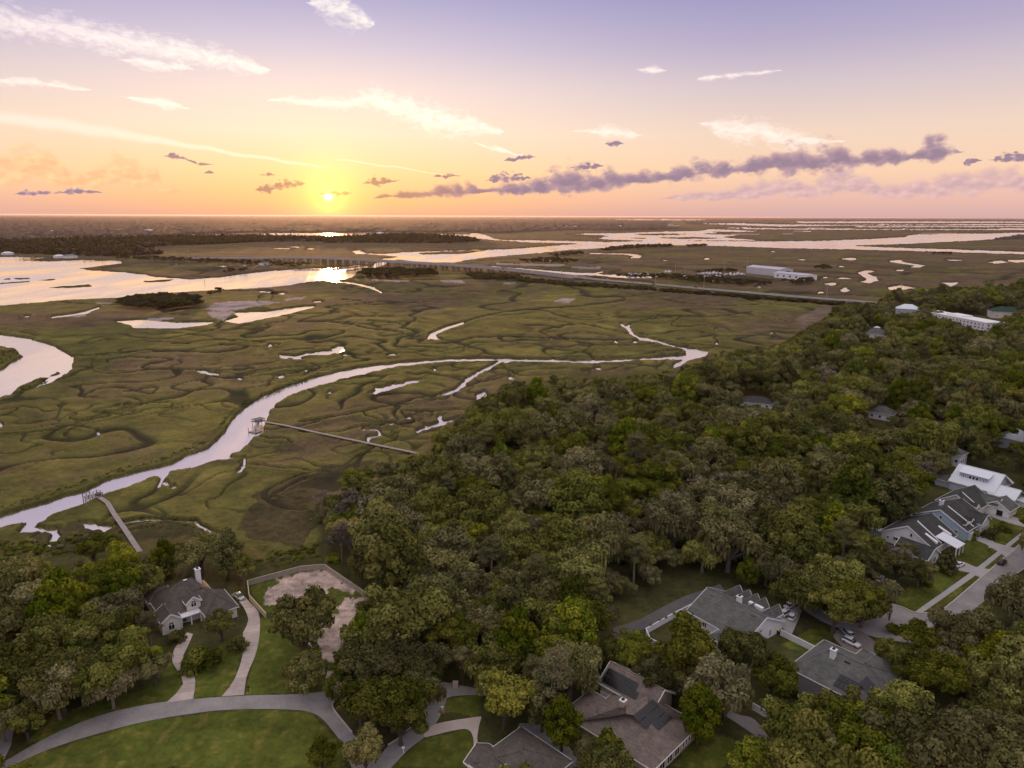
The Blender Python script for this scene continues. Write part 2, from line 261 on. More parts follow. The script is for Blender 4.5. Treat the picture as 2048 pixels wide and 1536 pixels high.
def smooth(pts, n=6, closed=False):         # Catmull-Rom through pixel points
    out = []; k = len(pts)
    for i in range(k if closed else k - 1):
        p0, p1, p2, p3 = [pts[(i + j) % k] if closed else pts[min(max(i + j, 0), k - 1)] for j in (-1, 0, 1, 2)]
        for s in range(n):
            t = s / n; out.append(tuple(0.5 * (2 * b + (c - a) * t + (2 * a - 5 * b + 4 * c - d) * t * t + (3 * b - a - 3 * c + d) * t ** 3) for a, b, c, d in zip(p0, p1, p2, p3)))
    if not closed: out.append(pts[-1])
    return out
def inside(px, py, poly):
    c = np.zeros(np.shape(px), bool); n = len(poly)
    for i in range(n):
        x0, y0 = poly[i]; x1, y1 = poly[(i + 1) % n]
        if y0 == y1: continue
        c ^= ((y0 > py) != (y1 > py)) & (px < (x1 - x0) * (py - y0) / (y1 - y0) + x0)
    return c
def dseg(px, py, a, b, ky=1.0):
    ax, ay = a; bx, by = b; dx, dy = bx - ax, (by - ay) * ky; qx = px - ax; qy = (py - ay) * ky
    t = np.clip((qx * dx + qy * dy) / (dx * dx + dy * dy + 1e-9), 0, 1); return np.hypot(qx - t * dx, qy - t * dy)

# outlines read from the photograph (its pixels), laid on the ground by G()
WATER = [
 [(-400, 512), (0, 514), (106, 514), (100, 519), (34, 521), (100, 523), (164, 520), (239, 522), (246, 526), (219, 530), (161, 537), (174, 540), (239, 544), (290, 549), (308, 554), (349, 556), (376, 559), (444, 554), (513, 545), (581, 539), (666, 535), (700, 533), (722, 530), (742, 534), (761, 521), (763, 518), (798, 514), (774, 511), (746, 509), (710, 507), (702, 502), (720, 501), (732, 507), (771, 508), (800, 505), (839, 503.5), (942, 500), (1010, 499), (1126, 490), (1160, 487), (1061, 485), (986, 480), (907, 472), (839, 470), (780, 470), (709, 472), (600, 471), (520, 470), (530, 466), (668, 466.6), (764, 467.7), (890, 468.5), (942, 469), (937, 466.5), (955, 466.5), (972, 470), (990, 478), (1010, 480), (1147, 482), (1215, 484), (1300, 481.5), (1410, 482), (1519, 483), (1629, 482), (1738, 478), (1811, 474), (1819, 470), (1884, 468), (1976, 467), (2048, 465), (2500, 458), (2500, 462), (2048, 470), (1994, 478.5), (1811, 488), (1698, 491), (1775, 495), (1884, 498), (2048, 504), (2500, 516), (2500, 524), (2048, 508.5), (1811, 501.5), (1702, 499), (1556, 496), (1446, 492), (1337, 490.6), (1300, 490.5), (1198, 497), (1147, 499), (1044, 509), (959, 516), (908, 525), (850, 525), (790, 519), (775, 525), (760, 533), (735, 541), (717, 541), (708, 553), (690, 559), (670, 561), (637, 562), (600, 566), (581, 571), (478, 578), (376, 583), (290, 590), (239, 595), (137, 600), (0, 611), (-400, 640)],
 [(-60, 668), (0, 670), (60, 678), (110, 694), (148, 715), (143, 740), (110, 762), (60, 780), (0, 796), (-60, 815)],
 [(0, 1032), (65, 1014), (130, 993), (179, 980), (228, 957), (293, 939.5), (342, 928), (374, 910), (417, 897), (449, 865), (472, 835), (505, 806), (532, 792), (565, 779), (630, 756), (711, 738), (793, 727), (874, 719.5), (962, 717), (1065, 720), (1163, 722), (1260, 719), (1342, 714), (1374, 711), (1371, 701), (1325, 689.5), (1303, 681.5), (1277, 681), (1293, 675), (1312, 680), (1352, 693), (1384, 699), (1420, 704), (1413, 712), (1384, 719), (1374, 722), (1358, 733.5), (1338, 739), (1352, 727), (1365, 719), (1293, 720.5), (1234, 725), (1179, 726), (1098, 725), (1023, 724), (1013, 727), (1006, 722), (923, 722), (858, 727), (793, 735), (728, 748), (663, 764), (607, 782), (559, 805), (539, 825), (532.5, 841), (526, 867), (488, 897), (456, 913.5), (488, 919), (433, 921.6), (391, 934.6), (335, 946), (328, 960), (318, 972), (322, 958), (309, 954), (270, 969), (215, 990), (156, 1013), (107, 1031), (70, 1055), (94, 1058), (125, 1053.5), (114, 1063), (124, 1073), (94, 1102), (86, 1105.5), (109, 1073), (98, 1066), (60, 1068), (39, 1065), (44, 1056), (60, 1046), (30, 1052), (0, 1060), (-200, 1100), (-200, 1090)],
 [(161, 1044), (195, 1045), (208, 1052), (228, 1053.5), (225, 1060), (215, 1066.5), (205, 1061.6), (176, 1060), (169, 1050)],
 [(240, 1047), (262, 1043), (299, 1038), (345, 1042), (391, 1043), (404, 1054), (437, 1070), (430, 1072), (400, 1059), (388, 1047), (340, 1046), (299, 1042), (262, 1048), (244, 1052)],
 [(229, 643), (284, 639), (352, 646), (431, 644), (410, 651), (342, 657), (263, 657), (260, 651)],
 [(448, 643), (478, 634), (465, 625.6), (533, 624), (595, 615), (629, 612), (625, 616), (581, 627), (526, 639), (478, 648)],
 [(104, 634), (125, 631), (167, 625), (195, 617), (175, 627), (150, 631), (120, 635)],
 [(856, 677), (860, 668), (884, 659), (921, 647.5), (923, 649), (886, 662), (872, 669), (875, 676), (886, 682), (870, 680)],
 [(1246, 654), (1260, 649), (1260, 654), (1267, 668), (1260, 669), (1254, 660)],
 [(738, 788), (752, 782), (747, 774), (760, 776), (773, 772.5), (786, 769), (806, 768), (812, 763), (835, 761), (845, 757), (851, 759.5), (838, 765), (819, 768), (793, 777), (773, 783), (751, 789.5)],
 [(884, 789), (900, 785.6), (920, 776), (933, 759.5), (956, 745), (978.6, 733.5), (990, 729), (983, 738), (960, 748.5), (940, 763), (931, 772.5), (913, 783), (897, 789)],
 [(946, 821), (949, 812), (959, 808), (956, 798.6), (949, 797), (956, 789), (969, 783), (982, 790), (972, 795), (961, 795), (962, 805), (956, 815)],
 [(838.6, 863), (845, 857), (874, 851), (881, 847), (874, 836), (884, 831), (885, 841), (895.5, 842.5), (891, 849), (858, 859)],
 [(915, 840), (922, 834), (929, 836), (924, 841)], [(728, 860), (757, 859), (763, 873), (736, 879), (733, 887), (729, 884), (734, 875), (756, 871), (753, 862)],
 [(1753, 542), (1735, 540.5), (1714, 545), (1724, 553), (1736, 560), (1716, 564), (1738, 567), (1757, 561), (1751, 553), (1735, 547)],
 [(1777, 522), (1800, 520), (1811, 525), (1849, 530.5), (1838, 535.5), (1818, 535), (1830, 531), (1800, 527), (1782, 524.5)],
 [(1775, 575), (1800, 570.5), (1846, 578), (1820, 577.5), (1800, 582), (1780, 580)], [(1884, 580), (1902, 573), (1884, 565), (1920, 564.5), (1908, 570), (1917, 577), (1900, 582)],
 [(979, 532), (1037, 536.5), (1100, 541), (1138, 544.5), (1190, 546.5), (1204, 543), (1206, 545), (1196, 548), (1217, 549.5), (1262, 548), (1300, 551), (1320, 553), (1300, 557), (1250, 556), (1183, 551), (1127, 548.5), (1093, 545), (1037, 540.5), (981, 535.5)],
 [(1180, 506.3), (1248, 507), (1270, 508.5), (1285, 511), (1280, 516), (1261, 517), (1268, 513), (1248, 509), (1180, 507.5)],
 [(1133, 468), (1215, 471), (1195, 478), (1300, 482), (1420, 481), (1519, 481), (1440, 474), (1480, 470), (1400, 468), (1520, 462), (1420, 458), (1400, 462), (1300, 464), (1240, 466)],
 [(1380, 447), (1480, 446), (1560, 449), (2600, 447), (2600, 450), (1700, 451), (1560, 453)], [(1440, 455), (1600, 457), (2600, 456), (2600, 460), (1800, 460), (1500, 458.5)], [(1590, 443), (1800, 442.5), (2600, 444), (2600, 445.5), (1600, 446)],
 [(1125, 451.5), (1250, 451), (1250, 453), (1125, 453.2)], [(1700, 452.5), (2600, 452), (2600, 454), (1720, 454.5)],
 [(386, 469), (451, 469), (451, 472), (386, 472)], [(255, 470.5), (300, 470.5), (300, 472.5), (255, 472.5)], [(200, 471), (232, 471), (232, 473), (200, 473)], [(1200, 437.5), (1420, 438.5), (1400, 441), (1250, 440.5)],
 [(665, 561), (690, 564), (722, 568), (750, 576), (761, 583), (752, 582), (720, 571), (690, 566)],
]
for (cx, cy, rx, ry) in [(358, 629.5, 15, 1.6), (636, 604, 10, 1.5), (1090, 521, 21, 1.6), (1701, 518, 16, 2), (1906, 520.5, 15, 1.6), (1998, 524, 18, 2.2), (2040, 522, 20, 3.5), (1664, 568, 13, 2.6), (1690, 580, 9, 4), (1650, 555, 6, 1.4), (1690, 557, 18, 1.2), (1641, 585, 6, 2), (1519, 574, 6, 2), (1683, 533, 6, 1.2), (1801, 541, 8, 1.4), (1415, 518, 6, 1.4), (1823, 588, 8, 2), (565, 497, 18, 1.1), (590, 494, 10, 1), (622, 498, 12, 1), (1270, 685, 5, 2), (1102, 679, 7, 1.2), (1152, 680, 7, 1.2), (1232, 684, 4, 3.4), (1172, 742, 6, 2), (1198, 737, 7, 2), (1180, 750, 3, 3), (566, 715, 8, 3), (596, 717, 10, 3), (650, 706, 22, 3), (676, 700, 12, 6), (615, 708, 8, 2), (541, 692, 5, 3), (692, 710, 5, 2), (785, 710, 9, 3), (405, 745, 9, 3), (425, 749, 9, 3), (481, 759, 5, 2.5), (561, 755, 7, 3), (253, 812, 6, 3), (197, 866, 4, 5), (2, 851, 5, 5), (612, 743, 3, 2.6), (869, 740, 3, 3), (660, 786, 4, 3), (485, 936, 5, 5), (478, 946, 4, 3), (1021, 757, 6, 2.5), (815, 748, 2, 1), (487, 531, 7, 1.6), (444, 532, 12, 1.4), (353, 528, 4, 1.2), (530, 584, 14, 1.4), (565, 587, 8, 1.5), (1432, 660, 2.6, 1.5), (1433, 688, 2.6, 1.8), (1544, 666, 2.5, 1.5), (1306, 636, 3, 1.2), (1237, 590, 0.1, 0.1), (54, 634, 6, 1.4), (1605, 519.5, 8, 1.0), (1330, 521, 5, 1), (1545, 503, 6, 1.2), (790, 520, 3, 0.8), (688, 565, 3, 1), (332, 968, 7, 7), (346, 975, 6, 4), (850, 853, 5, 2.4), (784, 850, 5, 2.2), (816, 838, 6, 3), (218, 1115, 0.1, 0.1)]:
    WATER.append([(cx + rx * math.cos(t) * (1 + .35 * math.sin(3 * t + cx)), cy + ry * math.sin(t) * (1 + .3 * math.cos(2 * t + cy))) for t in np.linspace(0, 2 * math.pi, 12, endpoint=False)])
ISLAND = [[(-60, 690), (0, 692), (30, 697), (45, 715), (20, 728), (0, 742), (-60, 760)], [(20, 790), (35, 775), (80, 755), (100, 755), (75, 770), (40, 790)], [(98, 753), (112, 744), (118, 746), (108, 752)],
 [(836, 506), (908, 502), (976, 500.5), (925, 507.6), (846, 509)], [(34, 520.5), (105, 515.5), (110, 518), (60, 521.5)], [(92, 575), (140, 571), (178, 568), (185, 573), (140, 576)], [(280, 563), (320, 559.5), (350, 558.5), (340, 562), (300, 565)], [(0, 559), (20, 556.5), (22, 559)], [(75, 560), (113, 557.5), (110, 561)], [(30, 556), (60, 556), (60, 558), (30, 558)], [(0, 566), (63, 561), (60, 564), (0, 568)],
 [(495, 620), (530, 618), (538, 622), (505, 624)], [(1150, 470.5), (1230, 472.5), (1190, 474)], [(1260, 468), (1340, 467), (1380, 469), (1300, 471)], [(1310, 475), (1390, 474), (1450, 477), (1360, 478)], [(1240, 476), (1290, 475.5), (1290, 477.5)], [(1420, 463), (1480, 464), (1440, 466.5)], [(1620, 448.6), (1900, 448.2), (1900, 449.3), (1620, 449.8)], [(1700, 457.5), (2000, 457), (2000, 458.3), (1700, 458.7)]]
MUD = [[(410, 620), (427, 608), (502, 602), (547, 604), (565, 606), (530, 612), (470, 622), (440, 624)], [(284, 640), (345, 636), (350, 640), (300, 644)], [(567, 599), (614, 595), (605, 600), (570, 603)], [(992, 527), (1060, 528), (1134, 529), (1120, 534), (1040, 531), (992, 530)], [(1105, 606), (1125, 597), (1150, 599), (1138, 608)], [(880, 561), (925, 562), (930, 567), (890, 566)], [(1008, 567), (1030, 566), (1030, 568), (1008, 569)], [(415, 625), (470, 624), (448, 642), (420, 636)], [(190, 607), (226, 606), (226, 608), (195, 609)], [(740, 560), (820, 561), (815, 564), (742, 563)], [(1140, 534), (1200, 535), (1200, 538), (1150, 537)], [(125, 633), (160, 631), (185, 634), (150, 636)]]
CREEK = [([(921, 648), (960, 635), (1010, 625), (1080, 618), (1150, 613), (1210, 607), (1250, 600), (1232, 593), (1190, 595)], 1.6), ([(884, 682), (920, 683), (960, 676), (1040, 675), (1130, 680), (1215, 681), (1290, 681)], 1.9), ([(856, 677), (820, 672), (780, 662), (740, 658), (690, 648), (660, 646)], 1.4), ([(830, 667), (800, 650), (770, 645), (735, 643)], 1.1), ([(1303, 681), (1262, 670), (1215, 660), (1170, 650), (1130, 652), (1085, 662), (1082, 666), (1105, 679)], 1.4), ([(1254, 652), (1275, 644), (1310, 637), (1320, 632), (1390, 635), (1450, 632), (1505, 624)], 1.2), ([(1384, 699), (1425, 697), (1435, 686), (1430, 675), (1500, 672), (1545, 667), (1555, 674)], 1.5), ([(1371, 701), (1310, 706), (1250, 716), (1130, 716)], 1.3), ([(884, 789), (840, 797), (790, 812), (720, 826), (650, 838), (600, 846)], 2.0), ([(720, 826), (740, 838), (775, 848), (800, 850), (830, 846), (815, 838), (800, 826), (830, 826), (900, 822), (945, 820)], 1.7), ([(838, 863), (800, 853), (780, 851), (720, 857), (660, 868), (600, 866)], 1.6), ([(763, 873), (790, 872), (796, 876), (780, 884), (735, 886)], 1.4), ([(148, 712), (190, 711), (260, 705), (300, 702), (350, 704), (430, 706), (480, 700), (495, 694), (440, 690)], 2.1), ([(217, 727), (215, 722), (250, 716), (330, 718), (345, 722), (300, 730), (286, 738), (330, 740), (400, 741), (470, 742), (505, 738), (500, 750), (440, 757), (400, 745)], 1.8), ([(160, 772), (170, 792), (200, 780), (250, 778), (300, 790), (310, 777), (250, 785)], 1.7), ([(0, 822), (40, 818), (75, 818), (90, 826), (130, 824), (155, 828), (140, 840), (180, 842), (220, 835), (210, 825), (260, 832), (300, 820), (340, 816), (330, 806), (250, 812)], 1.7), ([(0, 873), (60, 868), (110, 862), (140, 854), (180, 858), (197, 866)], 1.8), ([(0, 836), (30, 826), (40, 818)], 1.6), ([(510, 861), (550, 862), (590, 856), (640, 845)], 1.8), ([(450, 860), (480, 850), (550, 848)], 1.2), ([(500, 930), (560, 938), (620, 944), (680, 948)], 2.0), ([(500, 875), (540, 878), (570, 880), (585, 886), (570, 890), (530, 888)], 2.0), ([(185, 720), (190, 745), (240, 748), (300, 740)], 1.2), ([(180, 690), (220, 680), (300, 684), (380, 690)], 1.1), ([(360, 690), (420, 682), (500, 684), (560, 690)], 1.1), ([(620, 730), (640, 738), (600, 746), (560, 752), (520, 752)], 1.6), ([(670, 770), (700, 772), (740, 768), (790, 766)], 1.3), ([(990, 728), (1010, 735), (1020, 750), (1022, 757)], 1.3), ([(1130, 757), (1180, 748), (1240, 735), (1245, 731)], 1.2), ([(1230, 684), (1215, 693), (1160, 692), (1180, 697), (1150, 708), (1080, 712)], 1.2), ([(700, 575), (760, 584), (830, 586), (900, 582), (960, 585)], 0.9), ([(680, 600), (720, 603), (740, 610), (790, 608), (860, 604)], 0.9), ([(1300, 640), (1360, 634), (1340, 650), (1360, 655), (1420, 650)], 1.0), ([(1320, 600), (1400, 610), (1480, 612), (1560, 604)], 0.8), ([(240, 1070), (330, 1052), (390, 1058)], 1.5), ([(60, 1080), (100, 1066)], 1.5), ([(610, 960), (560, 985), (540, 1000)], 2.0)]
UPLAND = [(-500, 1150), (0, 1125), (110, 1112), (230, 1106), (400, 1082), (480, 1100), (540, 1130), (640, 1118), (640, 1060), (620, 1020), (690, 985), (830, 915), (890, 865), (960, 810), (1000, 775), (1130, 748), (1330, 748), (1420, 718), (1560, 695), (1650, 665), (1690, 615), (1760, 606), (1900, 596), (2048, 585), (2600, 560), (2600, 2000), (-500, 2000)]
SAND = [[(528, 1200), (534, 1178), (552, 1168), (560, 1152), (600, 1146), (622, 1136), (655, 1138), (668, 1156), (700, 1166), (716, 1180), (690, 1186), (664, 1176), (640, 1190), (600, 1196), (570, 1214), (536, 1212)], [(620, 1235), (700, 1225), (715, 1260), (695, 1335), (660, 1325), (640, 1300), (590, 1290)], [(690, 1195), (735, 1195), (750, 1215), (710, 1235), (670, 1225)], [(650, 1340), (690, 1340), (680, 1385), (655, 1380)]]
LAWN = [[(0, 1536), (100, 1500), (300, 1440), (500, 1419), (620, 1423), (690, 1500), (700, 1640), (-200, 1640)], [(1780, 1205), (1832, 1222), (2048, 1060), (2048, 1000), (1960, 1000), (1900, 1110)], [(1850, 1225), (2060, 1065), (2060, 1080), (1870, 1225)], [(780, 1536), (850, 1476), (940, 1460), (975, 1536)], [(1560, 1290), (1640, 1250), (1680, 1270), (1620, 1310)], [(385, 1395), (392, 1360), (440, 1290), (480, 1330), (445, 1390)], [(490, 1390), (510, 1310), (600, 1320), (680, 1385)], [(880, 1420), (890, 1400), (960, 1390), (955, 1435)], [(1370, 1500), (1400, 1455), (1470, 1480), (1450, 1536), (1340, 1536)], [(290, 1420), (350, 1370), (363, 1350), (364, 1376), (335, 1405)], [(50, 1490), (100, 1435), (290, 1375), (340, 1322), (362, 1352), (364, 1378), (335, 1407), (200, 1433), (90, 1478)], [(386, 1398), (391, 1366), (371, 1332), (382, 1290), (430, 1300), (485, 1262), (488, 1290), (465, 1366), (443, 1393)], [(520, 1235), (640, 1240), (690, 1380), (490, 1390), (512, 1310)]]

TZ = math.tan(TH)
def grid(deltas, cols):                     # a fan of ground points, denser near the eye
    PXu, DY = np.meshgrid(cols, deltas); a = (PXu - 1024) / F; b = -(432 + DY - 768) / F
    dx = a; dy = math.cos(TH) + b * math.sin(TH); dz = -math.sin(TH) + b * math.cos(TH)
    return dx, dy, dz
def quads(nr, nc):
    i = np.arange(nr - 1)[:, None] * nc + np.arange(nc - 1)[None]; return np.stack([i, i + nc, i + nc + 1, i + 1], -1).reshape(-1, 4)
deltas = np.concatenate([[0.5, 1.0, 1.6], np.arange(2.4, 90, 0.8), np.arange(90, 330, 1.5), np.arange(330, 700, 2.0), np.arange(700, 1120, 3.0), np.arange(1120, 1330, 9.0)])
cols = np.arange(-260, 2312, 2.6)
dx, dy, dz = grid(deltas, cols)
t0 = -CAMH / dz; gx, gy = t0 * dx, t0 * dy
px, py, _ = P(gx, gy, 0 * gx)
zup = 2.0
def updist(px, py):
    d = np.full(px.shape, 1e9)
    for a, b in zip(UPLAND, UPLAND[1:]): d = np.minimum(d, dseg(px, py, a, b))
    return np.where(inside(px, py, UPLAND), d, -d)
up = sst(updist(px, py), -14, 8)
t1 = (up * zup - CAMH) / dz; gx, gy = t1 * dx, t1 * dy           # reference level: marsh 0 m, upland 2 m
px = 1024 + 0 * px; px, py, dep = P(gx, gy, up * zup)
dist = np.hypot(gx, gy)
jit = np.clip(400 / dist, 0.25, 1.6)
farj = sst(dist, 500, 1500)
jx = px + farj * 5 * fbm(gx / 26, gy / 90, 303, 3) + fbm(gx / 9, gy / 9, 3, 3) * 5.5 * jit + fbm(gx / 60, gy / 60, 5, 2) * 5 * jit; jy = py + farj * 1.3 * fbm(gx / 26, gy / 90, 313, 3) + fbm(gx / 9, gy / 9, 13, 3) * 3.4 * jit + fbm(gx / 60, gy / 60, 15, 2) * 2.5 * jit
wat = np.zeros(px.shape, bool); sd = np.full(px.shape, 30.0)
def boxed(poly, pad):
    x0 = min(p[0] for p in poly) - pad; x1 = max(p[0] for p in poly) + pad; y0 = min(p[1] for p in poly) - pad; y1 = max(p[1] for p in poly) + pad
    rows = np.where((py.max(1) > y0 - 8) & (py.min(1) < y1 + 8))[0]; cs = np.where((cols > x0 - 12) & (cols < x1 + 12))[0]
    if len(rows) == 0 or len(cs) == 0: return None
    return slice(rows[0], rows[-1] + 1), slice(cs[0], cs[-1] + 1)
for k, poly in enumerate(WATER + ISLAND):
    s = boxed(poly, 12)
    if s is None: continue
    X_, Y_ = jx[s], jy[s]; ins = inside(X_, Y_, poly)
    if k < len(WATER): wat[s] |= ins
    else: wat[s] &= ~ins
    n = len(poly)
    for i in range(n):
        a, b = poly[i], poly[(i + 1) % n]; q = boxed([a, b], 10)
        if q is None: continue
        sd[q] = np.minimum(sd[q], dseg(jx[q], jy[q], a, b))
for pts, hw in [([(236, 1050), (262, 1045), (299, 1040), (345, 1044), (391, 1045), (404, 1056), (437, 1071)], 2.6), ([(857, 678), (862, 669), (884, 660), (905, 653), (925, 647)], 2.4), ([(1243, 650), (1254, 657), (1262, 668), (1280, 677), (1306, 682)], 2.4), ([(726, 861), (755, 861), (761, 872), (738, 878), (731, 889)], 2.2), ([(945, 824), (950, 812), (959, 807), (955, 798), (966, 788)], 3.2), ([(834, 865), (850, 858), (880, 848), (880, 834)], 2.8), ([(890, 845), (905, 842), (925, 836)], 2.0), ([(395, 743), (412, 747), (436, 750)], 2.2), ([(560, 712), (590, 715), (615, 709), (650, 707), (690, 700)], 2.0), ([(886, 790), (912, 781), (932, 764), (955, 748), (985, 732), (1002, 723)], 2.6), ([(660, 562), (700, 566), (735, 573), (763, 585)], 1.7), ([(317, 974), (325, 958), (335, 945)], 3.0), ([(489, 918), (489, 934), (478, 947)], 2.4), ([(38, 1066), (70, 1063), (112, 1068), (92, 1100), (66, 1118)], 3.4), ([(1165, 742), (1180, 743), (1182, 752)], 1.8), ([(1018, 757), (1026, 758)], 2.0), ([(104, 635), (140, 631), (170, 625), (198, 616)], 1.6), ([(1180, 507), (1245, 508), (1275, 510), (1262, 516)], 1.3)]:
    for a, b in zip(pts, pts[1:]):
        q = boxed([a, b], 12)
        if q is None: continue
        d_ = dseg(px[q] * .6 + jx[q] * .4, py[q] * .6 + jy[q] * .4, a, b); wat[q] |= d_ < hw; sd[q] = np.minimum(sd[q], np.abs(d_ - hw))
# broken water in the far flats
ff = fbm(gx / 900, gy / 260, 31, 4)
far_w = (ff > 0.36) & (py > 446) & (py < 478) & (px > 1330) & ~wat
wat |= far_w
sdw = np.where(wat, -sd, sd); sdw = np.where(far_w, -2.0, sdw)
# tidal creeks: drawn ones and a meandering network between them
cd = np.full(px.shape, 30.0)
for pts, w in CREEK:
    pts = smooth(pts, 5)
    for a, b in zip(pts, pts[1:]):
        q = boxed([a, b], 22)
        if q is None: continue
        cd[q] = np.minimum(cd[q], dseg(jx[q], jy[q], a, b, 1.25) / w)
wx = gx + 26 * fbm(gx / 70, gy / 70, 41, 2); wy = gy + 26 * fbm(gx / 70, gy / 70, 45, 2)
n1 = np.abs(fbm(wx / 62, wy / 62, 51, 2, 0.35)); n2 = np.abs(fbm(wx / 210, wy / 210, 55, 3, 0.4))
rowm = np.gradient(gy, axis=0); rowm = np.abs(rowm)
gate = sst(fbm(gx / 130, gy / 130, 61, 2), -0.3, 0.05)
c1 = np.exp(-(n1 * 62 / np.maximum(1.25, rowm * 0.8)) ** 4) * gate * sst(-dist, -1000, -650); n0 = np.abs(fbm(wx / 27, wy / 27, 57, 2, 0.3)); g0 = sst(fbm(gx / 70, gy / 70, 63, 2), -0.1, 0.15); c0_ = np.exp(-(n0 * 27 / np.maximum(0.8, rowm * 0.7)) ** 4) * g0 * sst(-dist, -760, -480)
c2 = np.exp(-(n2 * 210 / np.maximum(2.2, rowm * 0.9)) ** 4) * sst(-dist, -2400, -1500)
tren = np.maximum(np.exp(-(cd / 0.95) ** 4), np.maximum(np.maximum(c1, c2), c0_ * .75) * 0.9) * (1 - up)
lev = np.maximum(np.exp(-((cd - 3.4) / 2.0) ** 2), 0.7 * np.maximum(np.exp(-((n1 * 62 - 7) / 4.5) ** 2) * gate * sst(-dist, -620, -420), np.exp(-((n2 * 210 - 12) / 8) ** 2) * sst(-dist, -2400, -1500))) * (1 - up)
bank = np.exp(-((sd - 3.5) / 3.0) ** 2) * (~wat)
h = np.where(wat, -0.7 * np.clip(-sdw / 2.0, 0, 1), 1.0 * np.clip(sdw / 1.5, 0, 1) ** 0.8)
h = h + np.where(wat, 0, 1) * (1 - up) * (0.26 * lev + 0.25 * bank - 1.0 * tren + 0.16 * fbm(gx / 5, gy / 5, 71, 3) + 0.12 * fbm(gx / 1.7, gy / 1.7, 75, 2) * (dist < 700)) * np.clip(sdw / 2, 0, 1)
h = np.where(wat, h, np.maximum(h, 0.03 + 0.02 * fbm(gx / 14, gy / 14, 77, 2)))
h = h * (1 - up) + up * zup
verts = np.stack([gx, gy, h], -1).reshape(-1, 3)
# natural colours of the ground cover
def c3(*c): return np.array(c)[None, None, :]
brown = sst(fbm(gx / 170, gy / 170, 81, 4) + 0.4 * fbm(gx / 22, gy / 22, 85, 3) + 0.38 * sst(dist, 600, 1500) - 0.16, -0.25, 0.32)[..., None]
colr = c3(0.120, 0.113, 0.032) * (1 - brown) + c3(0.116, 0.083, 0.051) * brown
yl = sst(fbm(gx / 40, gy / 40, 91, 3), 0.05, 0.4)[..., None] * (1 - brown); colr = colr * (1 - 0.55 * yl) + c3(0.20, 0.175, 0.048) * 0.55 * yl
colr = colr * (1 - 0.28 * lev[..., None]) + c3(0.165, 0.155, 0.042) * 0.28 * lev[..., None]
darkp = sst(fbm(gx / 55, gy / 55, 95, 4), 0.12, 0.4)[..., None]; colr = colr * (1 - 0.3 * darkp * (dist[..., None] < 900)) + c3(0.085, 0.07, 0.035) * 0.3 * darkp * (dist[..., None] < 900)
edge = np.clip(np.exp(-np.clip(sdw, 0, 9) ** 2 / 5.0), 0, 1)[..., None] * (~wat)[..., None]
mudm = np.maximum(tren[..., None] * 0.95, edge * 0.65); colr = colr * (1 - mudm) + c3(0.034, 0.032, 0.019) * mudm
for poly in MUD:
    s = boxed(poly, 6)
    if s is None: continue
    m_ = inside(jx[s], jy[s], poly)[..., None]; colr[s] = np.where(m_, c3(0.30, 0.25, 0.25), colr[s])
scrub = inside(px, py, [(1590, 640), (1650, 610), (1740, 600), (1700, 640), (1690, 690), (1640, 700), (1610, 670)])[..., None]; colr = np.where(scrub, c3(0.15, 0.115, 0.085), colr)
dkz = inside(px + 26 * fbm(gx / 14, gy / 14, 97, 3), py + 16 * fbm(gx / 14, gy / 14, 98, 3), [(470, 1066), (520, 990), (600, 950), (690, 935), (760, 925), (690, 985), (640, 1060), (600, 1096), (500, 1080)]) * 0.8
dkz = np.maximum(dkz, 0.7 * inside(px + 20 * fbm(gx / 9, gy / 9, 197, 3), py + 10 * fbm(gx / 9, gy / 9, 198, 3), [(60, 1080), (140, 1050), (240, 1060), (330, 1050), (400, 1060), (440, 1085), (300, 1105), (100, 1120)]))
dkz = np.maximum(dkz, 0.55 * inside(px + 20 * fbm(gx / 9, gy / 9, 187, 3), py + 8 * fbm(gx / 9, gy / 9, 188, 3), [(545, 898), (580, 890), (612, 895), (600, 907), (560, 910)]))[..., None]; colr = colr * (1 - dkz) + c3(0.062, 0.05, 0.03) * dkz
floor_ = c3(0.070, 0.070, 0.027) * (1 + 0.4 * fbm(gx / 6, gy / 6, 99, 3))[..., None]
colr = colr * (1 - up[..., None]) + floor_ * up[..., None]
lz = np.zeros(px.shape)
for poly in LAWN:
    s = boxed(poly, 6)
    if s is not None: lz[s] = np.maximum(lz[s], inside(px[s] + 5 * fbm(gx[s] / 3, gy[s] / 3, 7, 2), py[s] + 4 * fbm(gx[s] / 3, gy[s] / 3, 8, 2), poly))
lawnc = c3(0.098, 0.118, 0.022) * (1 + 0.5 * fbm(gx / 8, gy / 8, 101, 4))[..., None] + c3(0.07, 0.04, 0.015) * sst(fbm(gx / 3, gy / 3, 105, 3), 0.05, 0.5)[..., None]
colr = np.where(lz[..., None] > 0, lawnc, colr)
for poly in SAND:
    s = boxed(poly, 6)
    if s is not None:
        m_ = inside(px[s] + 26 * fbm(gx[s] / 4, gy[s] / 4, 9, 4, .65), py[s] + 18 * fbm(gx[s] / 4, gy[s] / 4, 10, 4, .65), poly)[..., None]
        colr[s] = np.where(m_, c3(0.60, 0.46, 0.39) * (1 + 0.8 * fbm(gx[s] / 5, gy[s] / 3, 111, 4, .6))[..., None], colr[s])
lot = inside(px, py, [(497, 1168), (645, 1132), (735, 1192), (700, 1230), (520, 1225)])[..., None] & (colr.max(-1, keepdims=True) < 0.3); colr = np.where(lot, lawnc * 1.1, colr)

